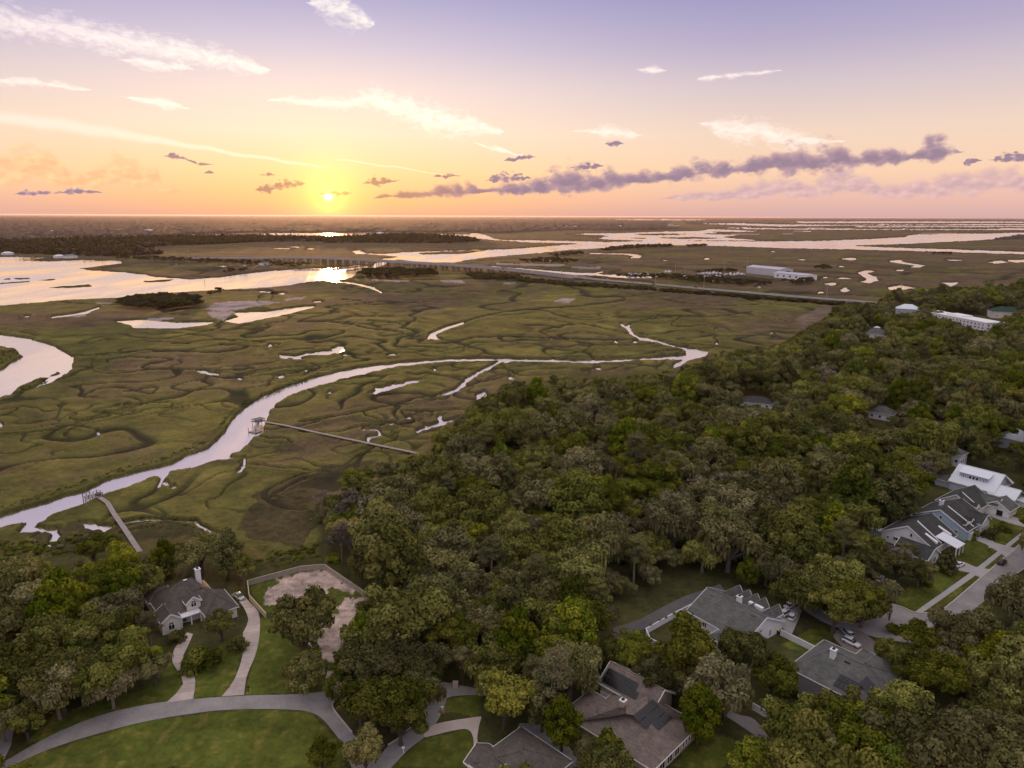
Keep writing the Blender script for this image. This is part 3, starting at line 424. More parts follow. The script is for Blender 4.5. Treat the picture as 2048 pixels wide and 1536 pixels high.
def ground_mat(name):
    m = bpy.data.materials.new(name); m.use_nodes = True; T = NT(m.node_tree); T.t.nodes.clear()
    b = T.n('ShaderNodeBsdfPrincipled'); o = T.n('ShaderNodeOutputMaterial'); T.l(b.outputs[0], o.inputs[0]); at = T.n('ShaderNodeAttribute', attribute_name='cover')
    t = T.n('ShaderNodeTexCoord'); f, _ = T.noise(t.outputs['Object'], 0.05, 6, 0.65); f2, _ = T.noise(t.outputs['Object'], 0.55, 7, 0.8); f3, _ = T.noise(t.outputs['Object'], 0.008, 4, 0.6)
    v = T.m('ADD', T.m('ADD', T.m('MULTIPLY', f, 0.35), T.m('MULTIPLY', f2, 0.4)), T.m('MULTIPLY', f3, 0.25))
    T.l(T.mix(1.0, at.outputs[0], T.ramp(v, [(0.38, (0.42, 0.42, 0.42)), (0.5, (1, 1, 1)), (0.62, (1.7, 1.63, 1.45))]), 'MULTIPLY'), b.inputs['Base Color'])
    b.inputs['Roughness'].default_value = 1.0; b.inputs['Specular IOR Level'].default_value = 0.05
    bp = T.n('ShaderNodeBump'); bp.inputs['Strength'].default_value = 0.7; bp.inputs['Distance'].default_value = 0.35; T.l(f2, bp.inputs['Height']); T.l(bp.outputs[0], b.inputs['Normal']); MAT[name] = m; return m
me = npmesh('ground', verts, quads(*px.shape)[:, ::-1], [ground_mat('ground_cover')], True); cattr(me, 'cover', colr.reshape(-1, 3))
tag(link('ground', me), 'brown green salt marsh with winding creeks running into wooded upland', kind='structure')
# water sheet
m = bpy.data.materials.new('water'); m.use_nodes = True; T = NT(m.node_tree); T.t.nodes.clear()
o = T.n('ShaderNodeOutputMaterial'); gl = T.n('ShaderNodeBsdfGlossy'); gl.inputs['Roughness'].default_value = 0.26; gl.inputs['Color'].default_value = (1, 0.90, 0.78, 1); df = T.n('ShaderNodeBsdfDiffuse'); df.inputs[0].default_value = (0.30, 0.25, 0.22, 1)
mx = T.n('ShaderNodeMixShader'); lw = T.n('ShaderNodeLayerWeight'); lw.inputs[0].default_value = 0.8; T.l(T.sstep(lw.outputs['Facing'], 0.2, 0.9, 0.45, 0.94), mx.inputs[0]); T.l(df.outputs[0], mx.inputs[1]); T.l(gl.outputs[0], mx.inputs[2]); T.l(mx.outputs[0], o.inputs[0])
t = T.n('ShaderNodeTexCoord'); bp = T.n('ShaderNodeBump'); bp.inputs['Strength'].default_value = 0.12; bp.inputs['Distance'].default_value = 0.06; T.l(T.noise(T.vm('MULTIPLY', t.outputs['Object'], (1, 0.6, 1)), 0.35, 4, 0.6)[0], bp.inputs['Height']); T.l(bp.outputs[0], gl.inputs['Normal']); T.l(T.sstep(T.noise(T.vm('MULTIPLY', t.outputs['Object'], (1, 0.25, 1)), 0.012, 4, 0.6)[0], 0.35, 0.65, 0.10, 0.34), gl.inputs['Roughness']); MAT['water'] = m
wd = np.array([0.55, 1.2, 1.8, 3, 6, 12, 25, 60, 150, 400, 720]); dx2, dy2, dz2 = grid(wd, np.linspace(-240, 2290, 12)); tt = -CAMH / dz2
tag(link('water', npmesh('water', np.stack([tt * dx2, tt * dy2, 0 * tt], -1).reshape(-1, 3), quads(*tt.shape)[:, ::-1], [m])), 'pale sky reflecting river and creek water winding through the marsh', kind='structure')

# ------------------------------------------------------------------ roads, drives and kerbs
def sheet(name, poly, z, mat, label, parent=None):
    pts = [G(x, y, 2.0) for x, y in poly]; bm = MB(); a = sum(pts[i][0] * pts[(i + 1) % len(pts)][1] - pts[(i + 1) % len(pts)][0] * pts[i][1] for i in range(len(pts)))
    if a < 0: pts = pts[::-1]
    bm.prism(pts, 1.9, z); o = bm.build(name, MAT[mat]); tag(o, label, kind='structure'); return o
sheet('road', smooth([(-80, 1570), (10, 1522), (100, 1472), (200, 1431), (300, 1408), (400, 1397), (500, 1391), (600, 1388), (680, 1379), (760, 1372)]) + smooth([(760, 1392), (690, 1394), (668, 1404), (666, 1416), (680, 1436), (704, 1465), (745, 1520), (790, 1580)]) + smooth([(720, 1580), (686, 1493), (660, 1455), (640, 1434), (615, 1423), (577, 1419), (513, 1418), (450, 1420), (400, 1425), (300, 1441), (200, 1466), (100, 1498), (20, 1536), (-60, 1600)]), 2.03, 'asphalt', 'pale grey asphalt road curving past the lawn at lower left')
sheet('road', smooth([(740, 1545), (776, 1492), (830, 1449), (853, 1410), (856, 1385), (868, 1366)]) + smooth([(890, 1364), (950, 1376), (1010, 1382)]) + smooth([(1010, 1396), (950, 1390), (900, 1394), (890, 1408), (885, 1422), (871, 1448), (849, 1474), (814, 1502), (760, 1560)]), 2.038, 'asphalt', 'grey road bending round the wooded island at bottom centre')
def slabs(left, right, n, label):
    def res(p, n):
        w = np.array([G(x, y, 2.0) for x, y in smooth(p, 8)]); d = np.concatenate([[0], np.cumsum(np.hypot(*np.diff(w, axis=0).T))]); t = np.linspace(0, d[-1], n); return np.stack([np.interp(t, d, w[:, 0]), np.interp(t, d, w[:, 1])], 1)
    A, B = res(left, n + 1), res(right, n + 1); base_ = MB(); base_.prism([tuple(q) for q in B] + [tuple(q) for q in A[::-1]], 1.9, 2.04); o = tag(base_.build('driveway', MAT['paver']), label, kind='structure')
    for i in range(n):
        a0, a1, b0, b1 = A[i] * .99 + A[i + 1] * .01, A[i] * .01 + A[i + 1] * .99, B[i] * .99 + B[i + 1] * .01, B[i] * .01 + B[i + 1] * .99; MB().prism([tuple(b0), tuple(b1), tuple(a1), tuple(a0)], 2.0, 2.055 + rng.uniform(0, .006)).build('slab', MAT['concrete_slab'], o)
material('concrete_slab', (0.55, 0.46, 0.41), 0.9, 0.2, 0.5, orand=0.13)
slabs([(332, 1406), (364, 1374), (362, 1351), (346, 1328), (346, 1303), (364, 1278), (374, 1265)], [(386, 1398), (391, 1366), (386, 1345), (371, 1332), (366, 1313), (377, 1290), (386, 1268)], 9, 'curved pale concrete walk to the arched window house')
slabs([(443, 1393), (465, 1366), (481, 1328), (488, 1290), (485, 1268), (497, 1240), (482, 1207), (462, 1190)], [(488, 1390), (494, 1351), (510, 1313), (519, 1271), (518, 1227), (500, 1205), (482, 1186)], 15, 'long pale concrete driveway beside the wooden fence')
sheet('driveway', smooth([(846, 1470), (868, 1450), (906, 1441), (961, 1433)]) + smooth([(963, 1434), (957, 1458), (956, 1487), (976, 1545)]) + smooth([(964, 1545), (949, 1502), (946, 1474), (935, 1459), (907, 1461), (850, 1475)]), 2.045, 'concrete', 'pale concrete driveway with narrow footpath at bottom centre')
sheet('lane', smooth([(1040, 1446), (1090, 1453), (1135, 1490), (1175, 1550)]) + smooth([(1120, 1550), (1071, 1486), (1035, 1455)]), 2.03, 'asphalt', 'grey paved lane beside the cut off roof at the bottom')
sheet('lane', smooth([(1440, 1168), (1401, 1182), (1364, 1195), (1320, 1217), (1276, 1240), (1226, 1256)]) + smooth([(1226, 1270), (1286, 1259), (1326, 1238), (1396, 1205), (1450, 1182)]), 2.03, 'asphalt_dark', 'dark gravel lane outside the white fence')
sheet('lane', smooth([(1440, 1405), (1474, 1428), (1510, 1440), (1555, 1492), (1613, 1509), (1670, 1550)]) + smooth([(1608, 1550), (1550, 1502), (1500, 1464), (1440, 1425)]), 2.03, 'asphalt', 'grey lane behind the white fence at lower right')
sheet('road', smooth([(1620, 1190), (1643, 1222), (1676, 1241), (1708, 1247), (1760, 1230), (1775, 1208), (1800, 1214), (1832, 1226), (1871, 1226), (1892, 1216), (1975, 1145), (2048, 1083), (2200, 960)]) + smooth([(2260, 1000), (2048, 1138), (2012, 1166), (1960, 1210), (1910, 1262), (1850, 1285), (1780, 1280), (1715, 1265), (1660, 1250), (1615, 1225), (1590, 1200)]), 2.03, 'asphalt', 'brownish grey street curving past the row of dark roofed houses')
sheet('pavement', [(1830, 1224), (1945, 1142.5), (2048, 1061), (2200, 950), (2210, 956), (2048, 1070), (1955, 1148.5), (1845, 1226)], 2.11, 'concrete_grey', 'straight pale pavement strip along the right hand street')
for pl, lb in [([(1911, 1140), (1926, 1124), (1950, 1134), (1984, 1140), (1962, 1156), (1940, 1146)], 'short concrete driveway nearest the street bend'), ([(1945, 1078), (1975, 1069), (1988, 1085), (2034, 1098), (2014, 1116), (1995, 1103), (1970, 1088)], 'concrete driveway before the blue gabled house'), ([(1968, 1028), (1985, 1018), (2060, 1046), (2060, 1058), (2010, 1044)], 'concrete driveway before the open dark garage'), ([(1550, 1240), (1572, 1214), (1590, 1208), (1604, 1222), (1592, 1250), (1584, 1268), (1570, 1262)], 'grey driveway holding three white cars')]:
    sheet('driveway', pl, 2.13 if 'house' not in lb or 1 else 2.05, 'concrete_grey', lb)
sheet('driveway', smooth([(1668, 1275), (1680, 1258), (1720, 1262), (1760, 1290), (1790, 1300), (1790, 1325), (1740, 1322), (1700, 1305)], 4, True), 2.06, 'paver', 'brown paved forecourt with two parked cars')
sheet('pavement', [(-60, 1330), (8, 1350), (20, 1400), (32, 1440), (22, 1490), (8, 1520), (-80, 1560)], 2.05, 'concrete_grey', 'pale paved apron at the left edge of the picture')
def kerb(pts, label, w=0.35, hgt=2.16, mat='kerb'):
    b = MB(); q = [G(x, y, 2.0) for x, y in smooth(pts, 5)]
    for a, c in zip(q, q[1:]): b.bar((a[0], a[1], hgt - 0.15), (c[0], c[1], hgt - 0.15), w, 0.3)
    tag(b.build('kerb', MAT[mat]), label, kind='structure')
kerb([(1775, 1208), (1800, 1213), (1832, 1225), (1871, 1225), (1892, 1214.6), (1975, 1144), (2048, 1082), (2150, 1000)], 'pale kerb along the near side of the house row street')
kerb([(2012, 1165), (2048, 1137), (2150, 1070)], 'pale kerb on the wooded side of the street'); kerb([(1640, 1218), (1652, 1228), (1676, 1242), (1708, 1247)], 'pale kerb round the inside of the bend')
kerb([(675, 1395), (667, 1404), (666, 1416), (680, 1436), (704, 1465)], 'pale kerb at the left tip of the wooded island'); kerb([(776, 1490), (800, 1475), (830, 1448)], 'pale kerb at the right of the wooded island')

# ------------------------------------------------------------------ trees
def leaf_mat(name, dark, light, tip, trans=0.12):
    m = bpy.data.materials.new(name); m.use_nodes = True; T = NT(m.node_tree); T.t.nodes.clear(); o = T.n('ShaderNodeOutputMaterial')
    at = T.n('ShaderNodeAttribute', attribute_name='leaf'); oi = T.n('ShaderNodeObjectInfo'); sp = T.n('ShaderNodeSeparateXYZ'); T.l(at.outputs['Vector'], sp.inputs[0])
    v = T.m('ADD', T.m('MULTIPLY', sp.outputs[0], 0.75), T.m('MULTIPLY', oi.outputs['Random'], 0.25))
    c = T.ramp(v, [(0.12, dark), (0.55, light), (0.95, tip)])
    hs = T.n('ShaderNodeHueSaturation'); T.l(c, hs.inputs['Color']); r7 = T.m('FRACT', T.m('MULTIPLY', oi.outputs['Random'], 7.31)); r5 = T.m('FRACT', T.m('MULTIPLY', oi.outputs['Random'], 13.7))
    T.l(T.sstep(r7, 0, 1, 0.482, 0.515), hs.inputs['Hue']); to = T.n('ShaderNodeAttribute', attribute_type='OBJECT', attribute_name='tone'); T.l(T.m('ADD', T.sstep(r5, 0, 1, 0.74, 1.22), to.outputs['Fac']), hs.inputs['Value']); T.l(T.sstep(r7, 0, 1, 0.75, 1.1), hs.inputs['Saturation'])
    d = T.n('ShaderNodeBsdfDiffuse'); tr = T.n('ShaderNodeBsdfTranslucent'); T.l(hs.outputs[0], d.inputs[0]); T.l(hs.outputs[0], tr.inputs[0]); mx_ = T.n('ShaderNodeMixShader'); mx_.inputs[0].default_value = trans
    T.l(d.outputs[0], mx_.inputs[1]); T.l(tr.outputs[0], mx_.inputs[2]); T.l(mx_.outputs[0], o.inputs[0]); MAT[name] = m
leaf_mat('leaf_oak', (0.066, 0.074, 0.012), (0.165, 0.172, 0.034), (0.33, 0.30, 0.065))
leaf_mat('leaf_moss', (0.095, 0.100, 0.026), (0.215, 0.214, 0.060), (0.39, 0.35, 0.12))
leaf_mat('leaf_green', (0.062, 0.082, 0.010), (0.150, 0.175, 0.027), (0.31, 0.295, 0.05))
leaf_mat('leaf_gold', (0.11, 0.115, 0.018), (0.23, 0.225, 0.034), (0.37, 0.33, 0.05))
leaf_mat('leaf_pine', (0.07, 0.076, 0.028), (0.15, 0.155, 0.052), (0.24, 0.225, 0.085))
leaf_mat('leaf_far', (0.050, 0.046, 0.016), (0.095, 0.084, 0.030), (0.15, 0.125, 0.045))
leaf_mat('leaf_grey', (0.14, 0.115, 0.08), (0.22, 0.185, 0.14), (0.30, 0.255, 0.20))

def cards(pos, nrm, size, var, asp=0.7, hang=0.0):
    n = len(pos); r = rng.normal(size=(n, 3)); r[:, 2] += hang * 6; t = np.cross(nrm, r); t /= np.linalg.norm(t, axis=1, keepdims=True) + 1e-9; b = np.cross(nrm, t); s = size[:, None]
    bend = nrm * s * 0.18
    v = np.stack([pos - t * s - b * s * asp - bend, pos + t * s * .8 - b * s * asp * 1.1 + bend * .4, pos + t * s + b * s * asp * .8 - bend, pos - t * s * .9 + b * s * asp + bend * .4], 1).reshape(-1, 3)
    f = np.arange(4 * n).reshape(-1, 4); return v, f, np.repeat(var, 4)
def lobe_cloud(lobes, dens, smin, smax, zlow=-0.45, asp=0.7, shell=(0.60, 1.13)):
    V = []; 
    for (c, r) in lobes:
        r = np.asarray(r, float) * np.ones(3); n = max(8, int(dens * 4 * np.pi * (r[0] * r[1] + r[0] * r[2] * 2) / 3)); d = rng.normal(size=(int(n * 1.6), 3)); d /= np.linalg.norm(d, axis=1, keepdims=True); d = d[d[:, 2] > zlow][:n]; n = len(d)
        lump = 1 + 0.16 * np.sin(d[:, 0] * 5 + c[0] * 3) * np.cos(d[:, 1] * 5 + c[1] * 2) + 0.10 * np.sin(d[:, 2] * 9 + c[2])
        p = np.asarray(c) + d * r * (lump * rng.uniform(*shell, n))[:, None]; nr = d / r + 0; nr /= np.linalg.norm(nr, axis=1, keepdims=True); nr = nr + 0.36 * rng.normal(size=(n, 3)); nr /= np.linalg.norm(nr, axis=1, keepdims=True)
        var = np.clip(rng.uniform(0.0, 1.0) * 0.62 + 0.1 + rng.uniform(0, 0.3, n), 0, 1); V.append((p, nr, rng.uniform(smin, smax, n) * 0.5, var))
    p, nr, s, va = [np.concatenate(x) for x in zip(*V)]; return cards(p, nr, s, va, asp)
def dome(R, h, base, n, rmin, rmax, flat=0.75):
    L = []
    for i in range(n):
        a = i * 2.39996 + rng.uniform(-.3, .3); q = math.sqrt((i + .5) / n); rr = rng.uniform(rmin, rmax); x = R * q * math.cos(a) * .92; y = R * q * math.sin(a) * .92
        z = base + (h - base - rr * .7) * math.sqrt(max(0, 1 - q * q * .93)) + rng.uniform(-.9, .5); L.append(((x, y, z), (rr, rr, rr * flat)))
        if i % 3 == 0 and q > .45: L.append(((x * .95, y * .95, max(1.5, z - rr * 1.3)), (rr * .85, rr * .85, rr * .7)))
    return L
def boughs(R, h, base, nb, rmin=.9, rmax=2.1, per=5):
    L = []
    for b_ in range(nb):
        a = 2 * math.pi * b_ / nb + rng.uniform(-.45, .45); reach = R * rng.uniform(.55, 1.08); zt = base + (h - base) * rng.uniform(.35, .85)
        for j in range(per):
            t = rng.uniform(.4, 1.0); aa = a + rng.normal() * .28; rr = rng.uniform(rmin, rmax) * (1.2 - .35 * t); L.append(((reach * t * math.cos(aa), reach * t * math.sin(aa), base + (zt - base) * (.35 + .65 * math.sqrt(t)) + rng.uniform(-.9, 1.3)), (rr, rr, rr * rng.uniform(.6, .9))))
    for j in range(7): rr = rng.uniform(rmin * 1.3, rmax * 1.1); L.append(((rng.normal() * R * .28, rng.normal() * R * .28, h - rr * rng.uniform(.6, 1.5)), (rr, rr, rr * .8)))
    return L
def limbs(lobes, th, r0_, n=9, fork=0.35):
    b = MB(); b.tube([(0, 0, -.4), (0.1, 0, th * .5), (0, .1, th)], [r0_ * 1.35, r0_, r0_ * .8], 8); idx = rng.choice(len(lobes), min(n, len(lobes)), replace=False)
    for i in idx:
        c = np.array(lobes[i][0]); m_ = np.array([c[0] * .45, c[1] * .45, th + (c[2] - th) * .35 + .4]); b.tube([(0, 0, th * fork * 1.8), tuple(m_), tuple(c)], [r0_ * .5, r0_ * .32, .05], 5)
    return b
PROTO = {}
def proto(key, name, crown, trunk, leaf, barkm, R, H):
    v, f, va = crown; cm = npmesh(key + '_crown', v, f, [MAT[leaf]]); cattr(cm, 'leaf', np.repeat(va[:, None], 3, 1))
    tm = bpy.data.meshes.new(key + '_trunk'); tm.from_pydata(trunk.v, [], trunk.f); tm.materials.append(MAT[barkm]); tm.update(); PROTO[key] = dict(name=name, crown=cm, trunk=tm, R=R, H=H, v=v, f=f, va=va, tb=trunk, leaf=leaf, bark=barkm)
def merge(*cs):
    V, Fc, A = [], [], []; o = 0
    for v, f, a in cs: V.append(v); Fc.append(f + o); A.append(a); o += len(v)
    return np.concatenate(V), np.concatenate(Fc), np.concatenate(A)
def hangers(lobes, dens, smin, smax):
    P_ = []
    for (c, r) in lobes:
        n = int(dens * r[0] * r[0] * 3); a = rng.uniform(0, 6.283, n); q = np.sqrt(rng.uniform(.2, 1, n)); P_.append(np.stack([c[0] + r[0] * q * np.cos(a), c[1] + r[1] * q * np.sin(a), c[2] - r[2] * rng.uniform(.2, 1.3, n)], 1))
    p = np.concatenate(P_); n = len(p); a = rng.uniform(0, 6.283, n); nr = np.stack([np.cos(a), np.sin(a), np.zeros(n)], 1); s = rng.uniform(smin, smax, n); h_ = np.stack([-nr[:, 1], nr[:, 0], 0 * a], 1) * (s * .22)[:, None]; d = np.zeros((n, 3)); d[:, 2] = s
    v = np.stack([p - h_, p + h_, p + h_ * .3 - d, p - h_ * .3 - d], 1).reshape(-1, 3); return v, np.arange(4 * n).reshape(-1, 4), np.repeat(rng.uniform(.3, 1, n), 4)
for k in range(4):
    L = boughs(rng.uniform(6.4, 7.6), rng.uniform(10.5, 13.5), 4.0, 8 + k % 3, 1.0, 2.3, 5); proto(f'oak{k}', 'live_oak', lobe_cloud(L, 7.5, .32, .7), limbs(L, 3.6, .5), 'leaf_oak', 'bark', 7.2, 12)
for k in range(3):
    L = boughs(rng.uniform(5.8, 7.0), rng.uniform(11.5, 14), 4.3, 8, .9, 1.9, 5); proto(f'moss{k}', 'moss_draped_oak', merge(lobe_cloud(L, 6.5, .3, .65), hangers(L, 9, .5, 1.5)), limbs(L, 4.5, .42, 13), 'leaf_moss', 'bark_pale', 6.4, 12.5)
for k in range(3):
    L = []
    for i in range(26):
        t = (i + .5) / 26; a = i * 2.4; rad = 4.6 * math.sin(math.pi * (0.18 + .78 * t)) * rng.uniform(.55, 1); L.append(((rad * math.cos(a), rad * math.sin(a), 3.5 + t * 10.5), (rng.uniform(1.2, 2.1),) * 3))
    proto(f'hard{k}', 'broadleaf_tree', lobe_cloud(L, 7.5, .32, .7), limbs(L, 5, .32), 'leaf_green', 'bark', 5.0, 15.5)
for k in range(1):
    L = boughs(5.6, 11, 3.2, 8, 1.0, 1.9, 5); proto(f'gold{k}', 'yellow_green_tree', lobe_cloud(L, 7.5, .32, .68), limbs(L, 3.2, .35), 'leaf_gold', 'bark', 5.6, 11)
for k in range(2):
    L = []
    for i in range(16):
        t = i / 15; a = i * 2.4; rad = (3.6 - 2.2 * t) * rng.uniform(.6, 1); L.append(((rad * math.cos(a), rad * math.sin(a), 11 + t * 6.5), (rng.uniform(1.1, 1.9),) * 2 + (rng.uniform(.6, .95),)))
    proto(f'pine{k}', 'pine_tree', lobe_cloud(L, 8.5, .35, .7, asp=.35), limbs(L, 13, .3, 12, .45), 'leaf_pine', 'bark_pale', 4.2, 18)
for k in range(1):
    L = []
    for i in range(30):
        t = (i + .5) / 30; a = i * 2.4; rad = 3.4 * (1 - t) ** .75 + .1; L.append(((rad * math.cos(a), rad * math.sin(a), 1.4 + t * 10.5), (1.25 * (1.15 - .7 * t),) * 3))
    proto('cone0', 'conical_magnolia', lobe_cloud(L, 8, .4, .75), limbs(L, 3, .25, 4), 'leaf_green', 'bark', 3.8, 12.5)
for k in range(2):
    L = dome(4.2, 11, 5, 12, .8, 1.5); proto(f'bare{k}', 'sparse_grey_tree', lobe_cloud(L, 2.6, .35, .7), limbs(L, 5.5, .22, 14, .4), 'leaf_grey', 'bark_pale', 4.4, 11)
for k in range(2):
    L = dome(1.9, 2.3, .5, 9, .7, 1.1); proto(f'shrub{k}', 'shrub', lobe_cloud(L, 10, .28, .5), limbs(L, .5, .08, 4), ('leaf_oak', 'leaf_green')[k], 'bark', 2.2, 2.4)
def palm_parts():
    P_ = []; 
    for i in range(30):
        a = i * 2.4; e0 = rng.uniform(-.3, 1.1); ln = rng.uniform(1.5, 2.1); d = np.array([math.cos(a), math.sin(a), 0]); sd_ = np.array([-d[1], d[0], 0]); q = np.array([0, 0, 6.0]); el_ = e0
        for s_ in range(4):
            nx = q + (d * math.cos(el_) + np.array([0, 0, math.sin(el_)])) * ln / 4; w0, w1 = (.35, .7, .65, .4)[s_] * .6, (.7, .65, .4, .06)[s_] * .6; dr_ = np.array([0, 0, -.18])
            P_ += [[q, nx, nx + sd_ * w1 + dr_, q + sd_ * w0 + dr_], [q, nx, nx - sd_ * w1 + dr_, q - sd_ * w0 + dr_]]; q = nx; el_ -= .5
    v = np.array(P_).reshape(-1, 3); return v, np.arange(len(v)).reshape(-1, 4), np.repeat(rng.uniform(.1, .9, len(P_)), 4)
b = MB(); b.tube([(0, 0, -.3), (.1, 0, 3), (0, 0, 6)], [.24, .17, .17], 8); proto('palm0', 'palm_tree', palm_parts(), b, 'leaf_green', 'bark_pale', 2.2, 7)

def plant_tree(key, x, y, s, rz, label, group=None, z=2.0, sz=None, tone=0.0):
    p = PROTO[key]; e = empty(p['name'], (x, y, z), rz); e.scale = (s * rng.uniform(.88, 1.14), s * rng.uniform(.88, 1.14), (sz or s) * rng.uniform(.9, 1.15)); e.rotation_euler = (rng.uniform(-.05, .05), rng.uniform(-.05, .05), rz); link('trunk', p['trunk'], e); link('crown', p['crown'], e)['tone'] = tone; tag(e, label, 'shrub' if 'shrub' in key else 'palm' if 'palm' in key else 'tree', group); return e

# what the photograph shows free of crowns
KEEP = [
 [(0, 640), (0, 1128), (60, 1095), (120, 1095), (180, 1100), (270, 1082), (284, 1106), (300, 1082), (400, 1078), (480, 1080), (500, 1110), (640, 1085), (650, 1060), (610, 1030), (620, 1000), (690, 945), (760, 920), (832, 903), (900, 850), (960, 800), (1000, 768), (1100, 748), (1160, 757), (1330, 742), (1420, 712), (1480, 690), (1560, 690), (1640, 660), (1670, 610), (1760, 603), (1760, 500), (0, 500)],
 [(318, 1215), (330, 1180), (375, 1152), (385, 1140), (405, 1140), (430, 1175), (470, 1190), (495, 1165), (645, 1130), (735, 1192), (690, 1215), (600, 1215), (524, 1232), (520, 1290), (492, 1385), (560, 1388), (655, 1386), (680, 1440), (700, 1470), (690, 1500), (640, 1536), (0, 1536), (0, 1520), (90, 1462), (250, 1410), (335, 1385), (362, 1350), (340, 1310), (372, 1275), (326, 1270)],
 [(640, 1250), (690, 1255), (690, 1310), (650, 1310)], [(440, 1290), (480, 1300), (470, 1350), (400, 1360), (400, 1340)], [(776, 1520), (780, 1490), (830, 1452), (856, 1395), (862, 1370), (890, 1365), (950, 1376), (955, 1440), (975, 1536), (780, 1536)], [(980, 1536), (1010, 1482), (1050, 1468), (1090, 1456), (1120, 1480), (1170, 1536)],
 [(1195, 1370), (1221, 1325), (1330, 1385), (1400, 1450), (1330, 1536), (1270, 1520), (1230, 1450), (1185, 1432)], [(1375, 1490), (1400, 1460), (1450, 1490), (1440, 1536), (1350, 1536)],
 [(1225, 1262), (1260, 1200), (1400, 1165), (1420, 1172), (1540, 1200), (1575, 1205), (1600, 1215), (1625, 1245), (1640, 1290), (1600, 1312), (1560, 1290), (1520, 1268), (1470, 1280), (1430, 1300), (1440, 1262), (1350, 1290), (1330, 1300), (1290, 1280)],
 [(1577, 1335), (1650, 1283), (1670, 1270), (1690, 1255), (1740, 1268), (1790, 1300), (1785, 1370), (1735, 1412), (1640, 1380)], [(1505, 1405), (1560, 1440), (1545, 1445), (1500, 1420)], [(1640, 1490), (1680, 1515), (1670, 1525), (1635, 1500)],
 [(1762, 1082), (1780, 1045), (1830, 1015), (1885, 985), (1890, 945), (1925, 925), (2050, 960), (2050, 1140), (2010, 1165), (1930, 1225), (1850, 1240), (1780, 1225), (1830, 1200), (1900, 1150), (1900, 1118), (1860, 1110), (1820, 1080)], [(1648, 1222), (1680, 1240), (1715, 1245), (1715, 1255), (1660, 1245)],
 [(1748, 812), (1778, 808), (1780, 830), (1750, 845)], [(1482, 790), (1540, 795), (1545, 815), (1485, 805)], [(1730, 650), (1775, 655), (1772, 672), (1735, 672)], [(1862, 622), (1960, 630), (2010, 634), (1992, 650), (1955, 660), (1925, 648), (1890, 634)], [(1790, 610), (1840, 612), (1838, 622), (1790, 625)], [(1985, 616), (2030, 618), (2030, 630), (1985, 632)], [(2012, 868), (2050, 862), (2050, 880), (2010, 890)], [(1862, 845), (1885, 842), (1882, 862), (1864, 868)]]
def blocked(pxs, pys, thr=1):
    n = np.zeros(pxs.shape[0], int)
    for poly in KEEP: n += inside(pxs, pys, poly).any(1)
    return n >= thr
def darts():
    near = []; cell = 8.0; gridd = {}
    for layer, (smin_, smax_, step) in enumerate([(1.15, 1.6, 14.0), (.8, 1.15, 8.5), (.5, .8, 5.2)]):
        C0 = []
        for i, y0 in enumerate(np.arange(112, 1250, step)): xs = np.arange(-.85 * y0 - 40, .85 * y0 + 60, step); C0.append(np.stack([xs + rng.uniform(-.5, .5, len(xs)) * step, y0 + rng.uniform(-.5, .5, len(xs)) * step], 1))
        C0 = np.concatenate(C0); bx, by, _ = P(C0[:, 0], C0[:, 1], 2.0); C0 = C0[inside(bx, by, UPLAND) & (bx > -110) & (bx < 2160) & (by < 1690) & (updist(bx, by) > 3)]; C0 = C0[rng.uniform(size=len(C0)) > (.3, .12, .1)[layer]]
        for x, y in C0:
            s_ = rng.uniform(smin_, smax_); r_ = 6.3 * s_; cx_, cy_ = int(x // cell), int(y // cell); okk = True
            for a in range(cx_ - 2, cx_ + 3):
                for b_ in range(cy_ - 2, cy_ + 3):
                    for (x2, y2, r2) in gridd.get((a, b_), ()):
                        if (x - x2) ** 2 + (y - y2) ** 2 < (.51 * (r_ + r2)) ** 2: okk = False; break
                    if not okk: break
                if not okk: break
            if okk: gridd.setdefault((cx_, cy_), []).append((x, y, r_)); near.append((x, y, s_))
    return np.array(near)
CS = darts(); C_ = CS[:, :2]; bd = np.ones(len(C_)); ok = slice(None)
keys_forest = ['oak0', 'oak1', 'oak2', 'oak3', 'moss0', 'moss1', 'moss2', 'hard0', 'hard1', 'hard2', 'pine0', 'pine1', 'bare0', 'gold0', 'cone0']; pr = np.array([12, 12, 12, 12, 8, 8, 8, 8, 8, 8, 2, 2, 3, 2.5, 2.5]); pr /= pr.sum()
mossy = fbm(C_[:, 0] / 60, C_[:, 1] / 60, 201, 3)
tk = rng.choice(len(keys_forest), len(C_), p=pr); tk = np.where((mossy > .12) & (rng.uniform(size=len(C_)) < .75), rng.integers(4, 7, len(C_)), tk)
ts = CS[:, 2]; tr_ = rng.uniform(0, 6.283, len(C_)); Rk = np.array([PROTO[k]['R'] for k in keys_forest])[tk] * ts; Hk = np.array([PROTO[k]['H'] for k in keys_forest])[tk] * ts
ang = np.arange(10) * 2 * np.pi / 10
def crown_px(x, y, R, Hh, sh=.78):
    cx, cy, cdp = P(x, y, 2 + Hh * .62); rx = R * F / cdp * sh; rz_ = (Hh * .42 + R * .3) * F / cdp * sh * .8; tx, ty, _ = P(x, y, 2.3)
    return np.concatenate([cx[:, None] + rx[:, None] * np.cos(ang), cx[:, None], tx[:, None]], 1), np.concatenate([cy[:, None] + rz_[:, None] * np.sin(ang), cy[:, None], ty[:, None]], 1), cdp
qx, qy, cdp = crown_px(C_[:, 0], C_[:, 1], Rk, Hk, np.where(C_[:, 1] < 260, .98, .8)); free = ~blocked(qx, qy)
